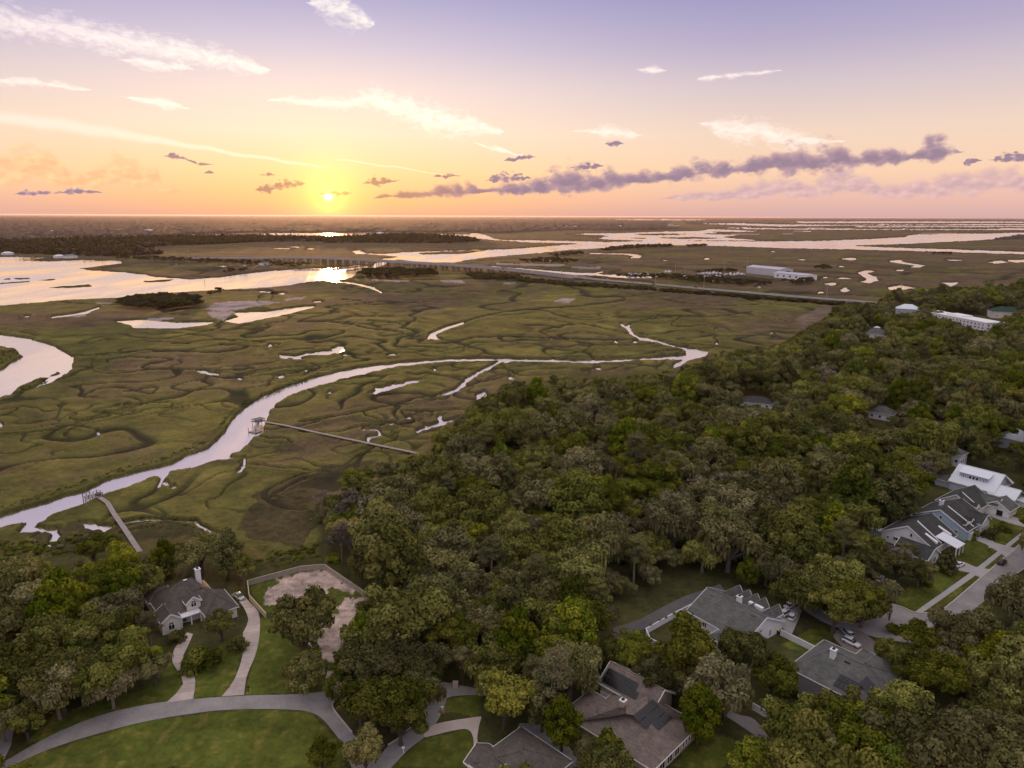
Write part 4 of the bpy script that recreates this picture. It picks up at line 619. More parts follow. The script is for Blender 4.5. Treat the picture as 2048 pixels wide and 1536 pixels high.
# smaller growth fills where a big crown would hide something
sh_ok = np.where(~free)[0]; s2x, s2y, _ = crown_px(C_[:, 0], C_[:, 1], Rk * .0 + 2.2, Hk * .0 + 2.4); small = ~free & ~blocked(s2x, s2y)
score = np.where(free, Rk / cdp, 0); inframe = (qx[:, -2] > -30) & (qx[:, -2] < 2080) & (qy[:, -2] < 1580); score = np.where(inframe, score, score * .01)
order = np.argsort(-score); NBIG = 255; big = set(order[:NBIG].tolist())
KIND = {'oak': ('dark olive round crowned live oak in the dense wood', 'round live oaks of the wood'), 'moss': ('grey green moss hung oak in the dense wood', 'moss hung oaks of the wood'), 'hard': ('tall leafy green broadleaf tree in the dense wood', 'tall broadleaf trees of the wood'), 'pine': ('tall pine with flat layered crown above the wood', 'pines of the wood'), 'bare': ('thin grey half bare tree among the wood', 'half bare trees of the wood'), 'gold': ('yellow green crowned tree among the darker wood', 'yellow green trees of the wood'), 'cone': ('dark cone shaped evergreen in the dense wood', 'cone shaped evergreens of the wood')}
SC = bpy.data.collections.new('forest_kinds')
for i, k in enumerate(keys_forest + ['shrub0', 'shrub1']):
    p = PROTO[k]
    if k[:4] not in ('pine', 'bare'): SC.objects.link(bpy.data.objects.new('%02d_' % i + k, p['crown'])); continue
    nv = len(p['v']); tf = [q for q in p['tb'].f]; me = bpy.data.meshes.new(k + '_whole'); me.from_pydata([tuple(q) for q in p['v'].tolist()] + p['tb'].v, [], p['f'].tolist() + [tuple(j + nv for j in q) for q in tf])
    me.materials.append(MAT[p['leaf']]); me.materials.append(MAT[p['bark']]); me.polygons.foreach_set('material_index', np.concatenate([np.zeros(len(p['f']), np.int32), np.ones(len(tf), np.int32)])); va = np.concatenate([p['va'], np.full(len(p['tb'].v), .5)]); cattr(me, 'leaf', np.repeat(va[:, None], 3, 1)); me.update()
    SC.objects.link(bpy.data.objects.new('%02d_' % i + k, me))
HC = bpy.data.collections.new('hammock_kinds')
for i, k in enumerate(('oak0', 'oak1', 'oak2', 'shrub0')):
    me = PROTO[k]['crown'].copy(); me.materials[0] = MAT['leaf_far']; HC.objects.link(bpy.data.objects.new('%02d_hammock' % i, me))
def scatter(name, pts, idx, scl, rot, label, coll=SC):
    me = bpy.data.meshes.new(name); me.vertices.add(len(pts)); me.vertices.foreach_set('co', np.asarray(pts, np.float32).ravel())
    for nm, ty, dat in (('pick', 'INT', idx), ('size', 'FLOAT', scl), ('turn', 'FLOAT', rot)): me.attributes.new(nm, ty, 'POINT').data.foreach_set('value', np.asarray(dat, np.int32 if ty == 'INT' else np.float32))
    o = link(name, me); g = bpy.data.node_groups.new(name, 'GeometryNodeTree'); g.interface.new_socket('Geometry', in_out='INPUT', socket_type='NodeSocketGeometry'); g.interface.new_socket('Geometry', in_out='OUTPUT', socket_type='NodeSocketGeometry'); T = NT(g)
    gi = T.n('NodeGroupInput'); go = T.n('NodeGroupOutput'); ip = T.n('GeometryNodeInstanceOnPoints'); ci = T.n('GeometryNodeCollectionInfo'); ci.inputs[0].default_value = coll; ci.inputs[1].default_value = True; ci.inputs[2].default_value = True
    def na(nm, ty): a = T.n('GeometryNodeInputNamedAttribute', data_type=ty); a.inputs[0].default_value = nm; return a.outputs[0]
    ip.inputs['Pick Instance'].default_value = True; T.l(gi.outputs[0], ip.inputs['Points']); T.l(ci.outputs[0], ip.inputs['Instance']); T.l(na('pick', 'INT'), ip.inputs['Instance Index'])
    cx_ = T.n('ShaderNodeCombineXYZ'); T.l(na('turn', 'FLOAT'), cx_.inputs[2]); er = T.n('FunctionNodeEulerToRotation'); T.l(cx_.outputs[0], er.inputs[0]); T.l(er.outputs[0], ip.inputs['Rotation']); T.l(na('size', 'FLOAT'), ip.inputs['Scale']); T.l(ip.outputs[0], go.inputs[0])
    md = o.modifiers.new('scatter', 'NODES'); md.node_group = g; tag(o, label, kind='stuff'); return o
LAND = [('the near dock', 283, 1106), ('the arched window house', 385, 1240), ('the sand lot', 610, 1170), ('the left edge paving', 10, 1420), ('the curved walk', 350, 1340), ('the marsh edge left of the sand', 60, 1130), ('the long boardwalk dock', 835, 905), ('the road island', 770, 1410), ('the tan utility box', 911, 1372), ('the small solar wing', 1215, 1360), ('the gravel lane', 1300, 1230), ('the grey roofed house', 1440, 1240), ('the three white cars', 1580, 1225), ('the street bend', 1730, 1240), ('the broad hip roof', 1690, 1350), ('the lower white fence', 1600, 1460), ('the nearest white gable', 1800, 1080), ('the blue gabled house', 1890, 1030), ('the white metal roof', 1950, 960), ('the dark parked street car', 2003, 1128), ('the tall bare trunk pine', 1072, 1200), ('the creek head', 1400, 720), ('the clearing house', 1512, 806), ('the small hip roof in the wood', 1764, 826), ('the bottom right corner', 2040, 1530), ('the right edge below the street', 2040, 1300), ('the brightest green crown', 920, 1120), ('the middle of the wood', 1200, 980), ('the dark hollow of the wood', 1330, 1130), ('the yellow green tree by the drive', 1010, 1420)]
LW = np.array([G(a, b_, 2) for _, a, b_ in LAND]); near_l = {}
for i in sorted(big, key=lambda i: 0):
    if score[i] <= 0: continue
    d_ = np.hypot(LW[:, 0] - C_[i, 0], LW[:, 1] - C_[i, 1]); j = int(d_.argmin()); near_l.setdefault((j, keys_forest[tk[i]].rstrip('0123456789')), []).append((float(d_[j]), i))
ORD = ['nearest', 'second nearest', 'third nearest', 'fourth nearest', 'fifth nearest', 'sixth nearest', 'seventh nearest', 'eighth nearest', 'ninth nearest', 'tenth nearest'] + ['%dth nearest' % k for k in range(11, 60)]
SHORT = {'oak': 'dark olive round live oak', 'moss': 'grey green moss hung oak', 'hard': 'tall leafy broadleaf tree', 'pine': 'tall flat topped pine', 'bare': 'thin half bare tree', 'gold': 'yellow green tree', 'cone': 'dark cone shaped evergreen'}
TLAB = {i: '%s %s %s' % (SHORT[k], ORD[r_], LAND[j][0]) for (j, k), lst in near_l.items() for r_, (_, i) in enumerate(sorted(lst))}
rest = []
for i in range(len(C_)):
    if i in big and score[i] > 0:
        k = keys_forest[tk[i]]; lb, gr = KIND[k.rstrip('0123456789')]; plant_tree(k, C_[i, 0], C_[i, 1], ts[i], tr_[i], TLAB[i], gr)
    elif free[i]: rest.append((C_[i, 0], C_[i, 1], 2.0, tk[i], ts[i], tr_[i]))
    elif small[i] and bd[ok][i if False else 0] > 0 and cdp[i] < 420 and rng.uniform() < .55 and not inside(np.array([s2x[i, -1]]), np.array([s2y[i, -1]]), KEEP[0])[0]: rest.append((C_[i, 0], C_[i, 1], 2.0, len(keys_forest) + rng.integers(0, 2), rng.uniform(.6, 1.2), tr_[i]))
rest = np.array(rest); scatter('forest', rest[:, :3], rest[:, 3], rest[:, 4], rest[:, 5], 'unbroken green woodland canopy stretching back beyond the nearer trees')
print('TREES', len(C_), free.sum(), len(rest))

# ------------------------------------------------------------------ houses
def house(name, label, x, y, ang, cat='house', z=2.0): return tag(empty(name, (x, y, z), R_(ang)), label, cat)
def xf(cx, cy, rot):
    c, s = math.cos(R_(rot)), math.sin(R_(rot)); return lambda p: (cx + p[0] * c - p[1] * s, cy + p[0] * s + p[1] * c, p[2])
def gable(h, cx, cy, L, Wd, eave, rise, rot=0, wall='white_wall', roof='shingle_dark', over=.5, off=0.0, base=-.3, trim='trim_white', eave2=None):
    # ridge along the block's own x; off shifts the ridge sideways; eave2 = eave height on its +y side
    T_ = xf(cx, cy, rot); l, w = L / 2, Wd / 2; e2 = eave if eave2 is None else eave2; top = max(eave, e2) + rise if eave2 is None else eave + rise
    b = MB(); vs = [(-l, -w, base), (l, -w, base), (l, w, base), (-l, w, base), (-l, -w, eave), (l, -w, eave), (l, w, e2), (-l, w, e2), (-l, off, top), (l, off, top)]
    b.add([T_(v) for v in vs], [(0, 1, 5, 4), (2, 3, 7, 6), (1, 2, 6, 9, 5), (3, 0, 4, 8, 7), (0, 3, 2, 1)]); b.build('wall', MAT[wall], h)
    s1 = (top - eave) / (w + off); s2 = (top - e2) / (w - off); ln = l + over; t = .2; b = MB(); fb = MB()
    for sy, s_, ee, run in ((-1, s1, eave, w + off), (1, s2, e2, w - off)):
        ye = sy * (w + over); ze = ee - s_ * over; q = [(-ln, ye, ze + .05), (ln, ye, ze + .05), (ln, off, top + .05), (-ln, off, top + .05)]; vs = q + [(a, c, d + t) for a, c, d in q]
        b.add([T_(v) for v in vs], [(0, 3, 2, 1), (4, 5, 6, 7), (0, 1, 5, 4), (1, 2, 6, 5), (2, 3, 7, 6), (3, 0, 4, 7)] if sy < 0 else [(0, 1, 2, 3), (7, 6, 5, 4), (4, 5, 1, 0), (5, 6, 2, 1), (6, 7, 3, 2), (7, 4, 0, 3)])
        fb.bar(T_((-ln - .02, ye + sy * .06, ze + .12)), T_((ln + .02, ye + sy * .06, ze + .12)), .1, .3)
        for sx in (-1, 1): fb.bar(T_((sx * (ln + .06), ye, ze + .1)), T_((sx * (ln + .06), off, top + .1)), .12, .38)
    r = b.build('roof', MAT[roof], h); fb.build('fascia', MAT[trim], r); MB().bar(T_((-ln, off, top + .27)), T_((ln, off, top + .27)), .34, .08).build('ridge_cap', MAT[roof], r)
    return r
def hip(h, x0, x1, y0, y1, eave, rise, r0p=None, r1p=None, wall='white_wall', roof='shingle_grey', over=.5, base=-.3, trim='trim_white'):
    cx, cy = (x0 + x1) / 2, (y0 + y1) / 2; L, Wd = x1 - x0, y1 - y0
    if r0p is None:
        if L >= Wd: r0p, r1p = (x0 + Wd / 2, cy), (x1 - Wd / 2, cy)
        else: r0p, r1p = (cx, y0 + L / 2), (cx, y1 - L / 2)
    MB().box(x0, x1, y0, y1, base, eave).build('wall', MAT[wall], h)
    o = over; z = eave + .02; c = [(x0 - o, y0 - o), (x1 + o, y0 - o), (x1 + o, y1 + o), (x0 - o, y1 + o)]
    vs = [(a, d, z) for a, d in c] + [(a, d, z + .18) for a, d in c] + [(*r0p, eave + rise), (*r1p, eave + rise)]
    alongx = abs(r1p[0] - r0p[0]) >= abs(r1p[1] - r0p[1])
    top = [(4, 5, 9, 8), (5, 6, 9), (6, 7, 8, 9), (7, 4, 8)] if alongx else [(4, 5, 8), (5, 6, 9, 8), (6, 7, 9), (7, 4, 8, 9)]
    r = MB().add(vs, [(3, 2, 1, 0)] + top).build('roof', MAT[roof], h)
    fb = MB(); k = o + .05
    for a, b_ in (((x0 - k, y0 - k), (x1 + k, y0 - k)), ((x1 + k, y0 - k), (x1 + k, y1 + k)), ((x1 + k, y1 + k), (x0 - k, y1 + k)), ((x0 - k, y1 + k), (x0 - k, y0 - k))): fb.bar((*a, z + .08), (*b_, z + .08), .1, .24)
    fb.build('fascia', MAT[trim], r); rc = MB(); c4 = [(a, d, z + .2) for a, d in c]; p0, p1 = (*r0p, eave + rise + .03), (*r1p, eave + rise + .03); rc.bar(p0, p1, .34, .08)
    for q_, e_ in zip(c4, (p0, p1, p1, p0) if alongx else (p0, p0, p1, p1)): rc.bar(q_, e_, .3, .07)
    rc.build('ridge_cap', MAT[roof], r); return r
DV = {'+x': (1, 0), '-x': (-1, 0), '+y': (0, 1), '-y': (0, -1)}
def opening(h, x, y, z, d, w, ht, name='window', sub='pane', fm='trim_white', pm='glass_dark', arch=False, bars=1, fw=.14):
    n = DV[d]; t = (-n[1], n[0]); b = MB(); q = lambda s, zz, o: (x + t[0] * s + n[0] * o, y + t[1] * s + n[1] * o, zz)
    for s in (-1, 1): b.bar(q(s * w / 2, z, .06), q(s * w / 2, z + ht, .06), .14, fw, up=(n[0], n[1], 0))
    b.bar(q(-w / 2 - fw / 2, z, .06), q(w / 2 + fw / 2, z, .06), .14, fw)
    if arch:
        P_ = [q(w / 2 * math.cos(a), z + ht + w / 2 * math.sin(a), .06) for a in np.linspace(0, math.pi, 9)]
        for a, c in zip(P_, P_[1:]): b.bar(a, c, .14, fw)
        b.bar(q(-w / 2, z + ht, .06), q(w / 2, z + ht, .06), .14, fw * .7)
    else: b.bar(q(-w / 2 - fw / 2, z + ht, .06), q(w / 2 + fw / 2, z + ht, .06), .14, fw)
    for k in range(bars):
        s = w * ((k + 1) / (bars + 1) - .5); b.bar(q(s, z, .06), q(s, z + ht + (w * .45 if arch else 0), .06), .1, fw * .55, up=(n[0], n[1], 0))
    f = b.build(name, MAT[fm], h); p = [q(-w / 2, z, .03), q(w / 2, z, .03)] + ([q(w / 2 * math.cos(a), z + ht + w / 2 * math.sin(a), .03) for a in np.linspace(0, math.pi, 9)] if arch else [q(w / 2, z + ht, .03), q(-w / 2, z + ht, .03)])
    pb = [(a - n[0] * .02, c - n[1] * .02, e) for a, c, e in p]; k = len(p)
    MB().add(p + pb, [tuple(range(k)), tuple(range(2 * k - 1, k - 1, -1))] + [(i, k + i, k + (i + 1) % k, (i + 1) % k) for i in range(k)]).build(sub, MAT[pm], f); return f
def garage(h, x, y, d, w=5, ht=2.3, mat='trim_white'):
    n = DV[d]; t = (-n[1], n[0]); g = empty('garage_door', (0, 0, 0), 0, h); k = 4
    for i in range(k):
        b = MB(); z0 = ht * i / k + .03; z1 = ht * (i + 1) / k - .03; b.bar((x - t[0] * w / 2 + n[0] * .06, y - t[1] * w / 2 + n[1] * .06, (z0 + z1) / 2), (x + t[0] * w / 2 + n[0] * .06, y + t[1] * w / 2 + n[1] * .06, (z0 + z1) / 2), .08, z1 - z0); b.build('door_panel', MAT[mat], g)
def chimney(h, x, y, z0, z1, s=1.0, mat='trim_white', cap='trim_white'):
    c = MB().box(x - s / 2, x + s / 2, y - s / 2, y + s / 2, z0, z1).build('chimney', MAT[mat], h); MB().box(x - s * .62, x + s * .62, y - s * .62, y + s * .62, z1, z1 + .18).build('cap', MAT[cap], c); MB().box(x - s * .25, x + s * .25, y - s * .25, y + s * .25, z1 + .18, z1 + .5).build('flue', MAT['black_plastic'], c)
SOLAR = None
def solar(h, o, du, dv_, nu, nv, pw=1.02, ph=1.7):   # o: corner, du / dv_: unit vectors in the roof plane
    global SOLAR
    o, du, dv_ = Vector(o), Vector(du).normalized(), Vector(dv_).normalized(); n = du.cross(dv_).normalized()
    if n.z < 0: n = -n
    if SOLAR is None:
        b = MB().box(.02, pw - .03, .02, ph - .03, 0, .05); me = bpy.data.meshes.new('solar_panel'); me.from_pydata(b.v, [], b.f); me.materials.append(MAT['solar_cell']); me.update(); SOLAR = me
    for i in range(nu):
        for j in range(nv if not isinstance(nv, (list, tuple)) else nv[i]):
            p = o + du * (i * (pw + .02)) + dv_ * (j * (ph + .14)) + n * .12; s = link('solar_panel', SOLAR, h); xdir = du; zdir = n; ydir = zdir.cross(xdir); 
            if ydir.dot(dv_) < 0: p = p + dv_ * ph
            s.matrix_local = Matrix(((xdir.x, ydir.x, zdir.x, p.x), (xdir.y, ydir.y, zdir.y, p.y), (xdir.z, ydir.z, zdir.z, p.z), (0, 0, 0, 1)))
def vent(h, x, y, z, w=1.2): MB().box(x - w / 2, x + w / 2, y - .14, y + .14, z - .2, z + .16).build('roof_vent', MAT['black_plastic'], h)

# grey roofed house with white gable and fence (right of centre)
h = house('house', 'long grey roofed house with white gable end and white chimney', 60.55, 172.5, -53.8); g_ = 'shingle_grey'
gable(h, 0, 0, 18, 16.4, 3, 4, 0, 'white_wall', g_)
for i, x in enumerate((-6.2, -3.0, -.4, 2.2, 6.4)): gable(h, x, 5.8, 8.0, 2.5, 4.0, 1.9, 90, 'white_wall', g_, .25)
hip(h, 2.0, 9.5, -13.2, -8.0, 2.7, 1.6, roof=g_)
chimney(h, .3, .9, 5.5, 8.6, 1.1); vent(h, -6.5, -1.6, 6.35); vent(h, 6.4, -1.4, 6.45)
MB().box(.6, 4.9, 4.6, 5.6, 4.2, 5.95).build('dormer_wall', MAT['white_wall'], h)
for x in (2.9, 4.2, 5.5, 7.6): opening(h, x, -13.2, .9, '-y', .9, 1.3)
for x in (-6, -3.4): opening(h, x, -8.2, .8, '-y', 1.2, 1.4)
opening(h, 9.0, -1.2, 3.2, '+x', .5, 1.0, bars=0); opening(h, 9.0, 2.8, .6, '+x', .9, 1.9, 'door', 'door_glass'); opening(h, 9.0, -5, .8, '+x', 1.4, 1.3)
# tan house with solar roof
h = house('house', 'tan two wing house with brown shingle roof and black solar panels', 28.38, 134.52, -44); g_ = 'shingle_brown'
hip(h, -7.2, 11.2, -12.6, 4.7, 3, 3.9, (1.2, .2), (1.2, -7.2), 'tan_wall', g_)
gable(h, -4.2, 4.3, 13.6, 8.2, 4.4, 2.9, 0, 'tan_wall', g_)
hip(h, -11.6, -2, -11.5, -2.5, 2.8, 2.4, wall='tan_wall', roof=g_)
chimney(h, -1.6, -4.6, 4.5, 7.2, 1.1, 'tan_wall'); s_ = .3524; sl = Vector((1, 0, -s_))
n1 = Vector((2.3, -6.6, 6.56)); solar(h, n1, (0, 1, 0), sl, 7, [2, 2, 3, 3, 3, 3, 3])
solar(h, (-10.9, .15, 4.65), (1, 0, 0), (0, 4.1, 2.9), 9, [2, 2, 2, 2, 2, 2, 2, 2, 1])
garage(h, -9.6, .2, '-y', 2.8, 2.4); opening(h, -7.4, .2, 2.6, '-y', .6, .6, bars=0)
for y in (-1.0, 0.2, 1.4): opening(h, 11.2, y, .9, '+x', .8, 1.3, bars=0)
for y in (-3.4, -6.2, -9): opening(h, 11.2, y, .4, '+x', 1.9, 2.0, 'sliding_door', 'pane', 'cream_wall')
# dark grey hip roofed house with solar
h = house('house', 'broad dark grey hip roofed house with white chimney and screened porch', *G(1577, 1336, 5), -50); g_ = 'shingle_grey'
hip(h, .3, 18.3, .3, 17.2, 3, 4.2, (5.6, 8.8), (12.8, 8.8), 'white_wall', g_)
hip(h, 8.4, 17.4, 9.0, 20.5, 3.1, 3.4, (12.9, 11), (12.9, 15.6), 'white_wall', g_)
chimney(h, 6.9, 7.2, 5.4, 8.4, 1.15); vent(h, 10.2, 7.4, 6.7); vent(h, 12.4, 4.0, 5.1)
s_ = 4.2 / 9.0; solar(h, (10.4, .9, 3.72), (1, 0, 0), (0, 1, s_), 5, 2); s_ = 4 / 6.0; solar(h, (17.9, 3.0, 3.84), (0, 1, 0), (-1, 0, s_), 4, 2)
MB().add([(.2, -5.5, 0), (14, -5.5, 0), (14, -.3, 0), (.2, -.3, 0), (.2, -5.5, 2.4), (14, -5.5, 2.4), (14, -.3, 3.0), (.2, -.3, 3.0)], [(0, 1, 5, 4), (4, 5, 6, 7), (1, 2, 6, 5), (3, 0, 4, 7)]).build('screen_porch', MAT['screen_mesh'], h)
b = MB()
for i in range(7): b.bar((.2 + i * 2.3, -5.5, 0), (.2 + i * 2.3, -5.5, 2.42), .07, .07); b.bar((.2 + i * 2.3, -5.5, 2.44), (.2 + i * 2.3, -.3, 3.04), .07, .07)
b.build('porch_frame', MAT['wood_dark'], h)
for y in (5, 9, 12): opening(h, 18.3, y, .8, '+x', 1.2, 1.4)
# house with arched windows at left
h = house('house', 'cream stucco house with taupe hip roof and arched windows', -90.0, 180.1, 40); g_ = 'shingle_taupe'
hip(h, -8.8, 5.5, -6.2, 8, 3, 6.0, (-2, .5), (.8, .5), 'cream_wall', g_)
hip(h, .6, 8.4, -12.4, -1.0, 3, 3.6, (4.4, -8.2), (4.4, -4.6), 'cream_wall', g_); hip(h, -9.5, -3.5, 5, 11.5, 3, 2.4, wall='cream_wall', roof=g_)
gable(h, -7.6, -6.0, 6.2, 4.6, 3.6, 1.7, 90, 'cream_wall', g_, .3); opening(h, -7.6, -9.1, .9, '-y', 1.5, 1.5, arch=True)
gable(h, -1.0, -3.6, 6.0, 3.6, 5.4, 1.5, 90, 'cream_wall', g_, .3); opening(h, -1.0, -6.6, 4.0, '-y', 1.4, 1.2, arch=True)
MB().box(-5.2, .4, -8.6, -6.4, 2.7, 2.95).build('porch_roof', MAT['trim_white'], h)
for x in (-4.9, -2.4, .1): MB().tube([(x, -8.4, 0), (x, -8.4, 2.7)], [.2, .17], 10).build('column', MAT['trim_white'], h)
opening(h, -3.6, -6.2, .2, '-y', 1.1, 2.1, 'door', 'door_leaf', 'trim_white', 'wood_dark', bars=0); opening(h, 2.6, -12.4, .8, '-y', 1.4, 1.5); opening(h, 6, -12.4, .8, '-y', 1.4, 1.5)
chimney(h, 2.9, 1.4, 5.0, 10.6, 1.25); MB().bar((-1.4, .2, 9.08), (-.4, .2, 9.08), .5, .12).build('ridge_vent', MAT['trim_white'], h)
for k, (x, y, z) in enumerate([(2.0, -3.2, 6.9)]): vent(h, x, y, z, .6)
# roof cut by the bottom edge
ox, oy = G(1052, 1514, 5)
h = house('house', 'brown grey roof cut off by the bottom edge beside the lane', ox, oy, -44); hip(h, -6, 7, -9, 5, 3, 3.2, wall='tan_wall', roof='shingle_taupe'); gable(h, -4, -6, 7, 6, 3, 1.9, 0, 'tan_wall', 'shingle_taupe'); opening(h, -7.5, -6, .8, '-x', 1.2, 1.2)
# row of four on the right
FX, FY, FA = 132.47, 218.24, -53
def frow(name, label, yoff): a = R_(FA); return house(name, label, FX - math.sin(a) * yoff, FY + math.cos(a) * yoff, FA)
g_ = 'shingle_dark'
h = frow('house', 'white gabled dark roofed house nearest the street bend', 0)
gable(h, -1.0, 8.8, 16.8, 16.6, 3.2, 4.8, 90, 'white_wall', g_, .45)
gable(h, 4.6, -4.9, 10.0, 8.6, 3.0, 2.6, 0, 'white_wall', g_, .4)
for y, x0, x1 in ((6.4, -.8, 7.2),): MB().bar((-.9, y, 8.35), (x1 + .2, y, 3.35), .45, .3).build('parapet', MAT['trim_white'], h)
for y, x0, x1 in ((3.6, 2.6, 7.0), (13.4, 2.6, 7.2)):
    MB().add([(x0, y, 6.1), (x1, y, 4.3), (x1, y + 1.1, 4.3), (x0, y + 1.1, 6.1), (x0, y, 5.6), (x1, y, 3.4), (x1, y + 1.1, 3.4), (x0, y + 1.1, 5.6)], [(0, 1, 2, 3), (0, 4, 5, 1), (1, 5, 6, 2), (2, 6, 7, 3)]).build('shed_dormer', MAT['trim_white'], h)
MB().add([(5.2, 6.6, 5.0), (12.2, 6.6, 3.3), (12.2, 12.6, 3.3), (5.2, 12.6, 5.0), (5.2, 6.6, 4.8), (12.2, 6.6, 3.1), (12.2, 12.6, 3.1), (5.2, 12.6, 4.8)], [(3, 2, 1, 0)[::-1], (4, 5, 1, 0), (5, 6, 2, 1), (6, 7, 3, 2), (7, 6, 5, 4)]).build('porch_roof', MAT['metal_white'], h)
for y in (6.9, 9.6, 12.3): MB().box(11.7, 12.0, y - .15, y + .15, 0, 3.2).build('column', MAT['trim_white'], h)
opening(h, .3, .4, 4.6, '-y', .8, 1.3, bars=0); opening(h, -4.4, .4, 1.6, '-y', 1.6, 1.1); opening(h, -7.0, .4, 1.4, '-y', .7, .8, bars=0)
for y in (-6.4, -3.4): opening(h, 9.6, y, .5, '+x', 1.3, 2.0)
MB().box(-13.5, -9.6, 1.0, 4.0, 0, 2.4).build('shed_annex', MAT['grey_wall'], h)
h = frow('house', 'pale blue gabled dark roofed house with a chimney', 22)
gable(h, -.2, 8.8, 16.8, 18.0, 3.8, 4.6, 90, 'blue_wall', g_, .45); chimney(h, -3.2, 8.5, 6.0, 8.9, 1.2)
gable(h, 4.6, 13.2, 10.4, 7.6, 4.2, 2.4, 0, 'white_wall', g_, .4)
MB().bar((-.2, 5.8, 8.55), (8.8, 5.8, 3.9), .5, .35).build('parapet', MAT['trim_white'], h)
for y in (3.0, 7.6): gable(h, 5.6, y, 4.0, 1.9, 5.0, .9, 0, 'white_wall', g_, .15)
opening(h, .2, .4, 5.2, '-y', .8, 1.3, bars=0); opening(h, 5.6, .4, 1.7, '-y', 1.2, 1.3)
for y in (11.2, 13.2, 15.2): opening(h, 9.8, y, .4, '+x', 1.2, 2.2)
MB().box(8.8, 9.6, 2, 8, 0, 2.6).build('porch_wall', MAT['white_wall'], h); MB().box(-13, -9.2, 1, 3.6, 0, 2.6).build('annex', MAT['blue_wall'], h)
h = frow('house', 'dark roofed house with open gabled garage below the white metal roof', 44)
gable(h, -3.6, 8.2, 15.6, 13, 3.4, 4.2, 90, 'cream_wall', g_, .45); gable(h, 6.0, 15.8, 8.0, 8.4, 3.0, 2.5, 90, 'white_wall', 'shingle_grey', .5); gable(h, 1.8, 14.0, 9, 5.5, 3.6, 2.3, 0, 'white_wall', 'shingle_grey', .4)
opening(h, 6.0, 11.8, .1, '-y', 4.8, 2.3, 'garage_opening', 'garage_shade_pane', 'trim_white', 'black_plastic', bars=0); MB().bar((-3.6, 4.6, 7.75), (3.2, 4.6, 3.55), .45, .3).build('parapet', MAT['trim_white'], h); gable(h, 1.0, 2.6, 4, 2.4, 4.4, 1.0, 0, 'white_wall', g_, .15); opening(h, 10.2, 14.4, .8, '+x', 1.0, 1.3); opening(h, 10.2, 17.4, .8, '+x', 1.0, 1.3)  # flat black pane on the wall stands in for shade inside the garage
h = house('house', 'large pale house with white metal roof and long shed dormer', 185.87, 277.4, -53); g_ = 'metal_white'
gable(h, 7.3, -.4, 15.6, 16.4, 3.8, 5.2, 0, 'grey_wall', g_, .5)
MB().add([(1.6, -5.8, 5.0), (11.8, -5.8, 5.0), (11.8, -1.0, 5.0), (1.6, -1.0, 5.0), (1.6, -5.8, 7.6), (11.8, -5.8, 7.6), (11.8, -1.0, 8.6), (1.6, -1.0, 8.6)], [(0, 1, 5, 4), (1, 2, 6, 5), (3, 0, 4, 7)]).build('dormer_wall', MAT['grey_wall'], h)
MB().add([(1.2, -6.4, 7.55), (12.2, -6.4, 7.55), (12.2, -.3, 8.85), (1.2, -.3, 8.85), (1.2, -6.4, 7.8), (12.2, -6.4, 7.8), (12.2, -.3, 9.1), (1.2, -.3, 9.1)], [(4, 5, 6, 7), (0, 1, 5, 4), (1, 2, 6, 5), (3, 0, 4, 7), (3, 2, 1, 0)]).build('dormer_roof', MAT['metal_white'], h)
for x, w in ((3, .5), (5.4, .9), (6.7, .9), (8.0, .9), (10.4, .5)): opening(h, x, -5.8, 5.7, '-y', w, 1.3, bars=0)
gable(h, 18.2, -4.4, 8.4, 9.6, 3.2, 2.6, 0, 'grey_wall', g_, .5); gable(h, 12, 6.6, 8, 6, 3.4, 2.0, 90, 'grey_wall', g_, .5); hip(h, 22, 25, -6, -1, 2.2, .9, wall='trim_white', roof=g_); hip(h, -6.5, .4, -7.5, -.5, 2.6, 1.4, wall='grey_wall', roof='shingle_grey'); hip(h, -3.0, .2, 0, 6, 3.4, 1.2, wall='grey_wall', roof=g_)
for x in (9, 12.4, 13.6): opening(h, x, -8.6, .8, '-y', 1.1, 1.7)
opening(h, 22.4, -4.4, .6, '+x', 1.2, 1.6)
def plain(px_, py_, ang, L, Wd, eave, rise, wall, roof, label, kind='hip', z=2.0, name='house', nw=3):
    x, y = G(px_, py_, 2 + eave * .5); h = house(name, label, x, y, ang, z=z)
    if kind == 'hip': hip(h, -L / 2, L / 2, -Wd / 2, Wd / 2, eave, rise, wall=wall, roof=roof)
    else: gable(h, 0, 0, L, Wd, eave, rise, 0, wall, roof)
    for i in range(nw):
        for d in ('-y', '+x', '-x'):
            l_ = (L if d == '-y' else Wd); s = l_ * ((i + .5) / nw - .5)
            if d == '-y': opening(h, s, -Wd / 2, eave * .35, d, 1.2, 1.4, bars=0)
            elif nw < 6: opening(h, L / 2 * DV[d][0], s, eave * .35, d, 1.2, 1.4, bars=0)
    return h
plain(1764, 830, -40, 12, 9, 3.6, 3.4, 'white_wall', 'shingle_grey', 'small white house with grey hip roof deep in the wood')
plain(1512, 808, -20, 18, 10, 3.2, 3.2, 'white_wall', 'shingle_dark', 'long dark roofed house in the clearing near the creek head')
hh = plain(1752, 670, -30, 18, 14, 4.5, 4.5, 'white_wall', 'shingle_grey', 'grey roofed pavilion house with pale cupola near marsh edge'); hip(hh, -2, 2, 1, 5, 8.6, 1.6, wall='metal_white', roof='metal_white', base=5)
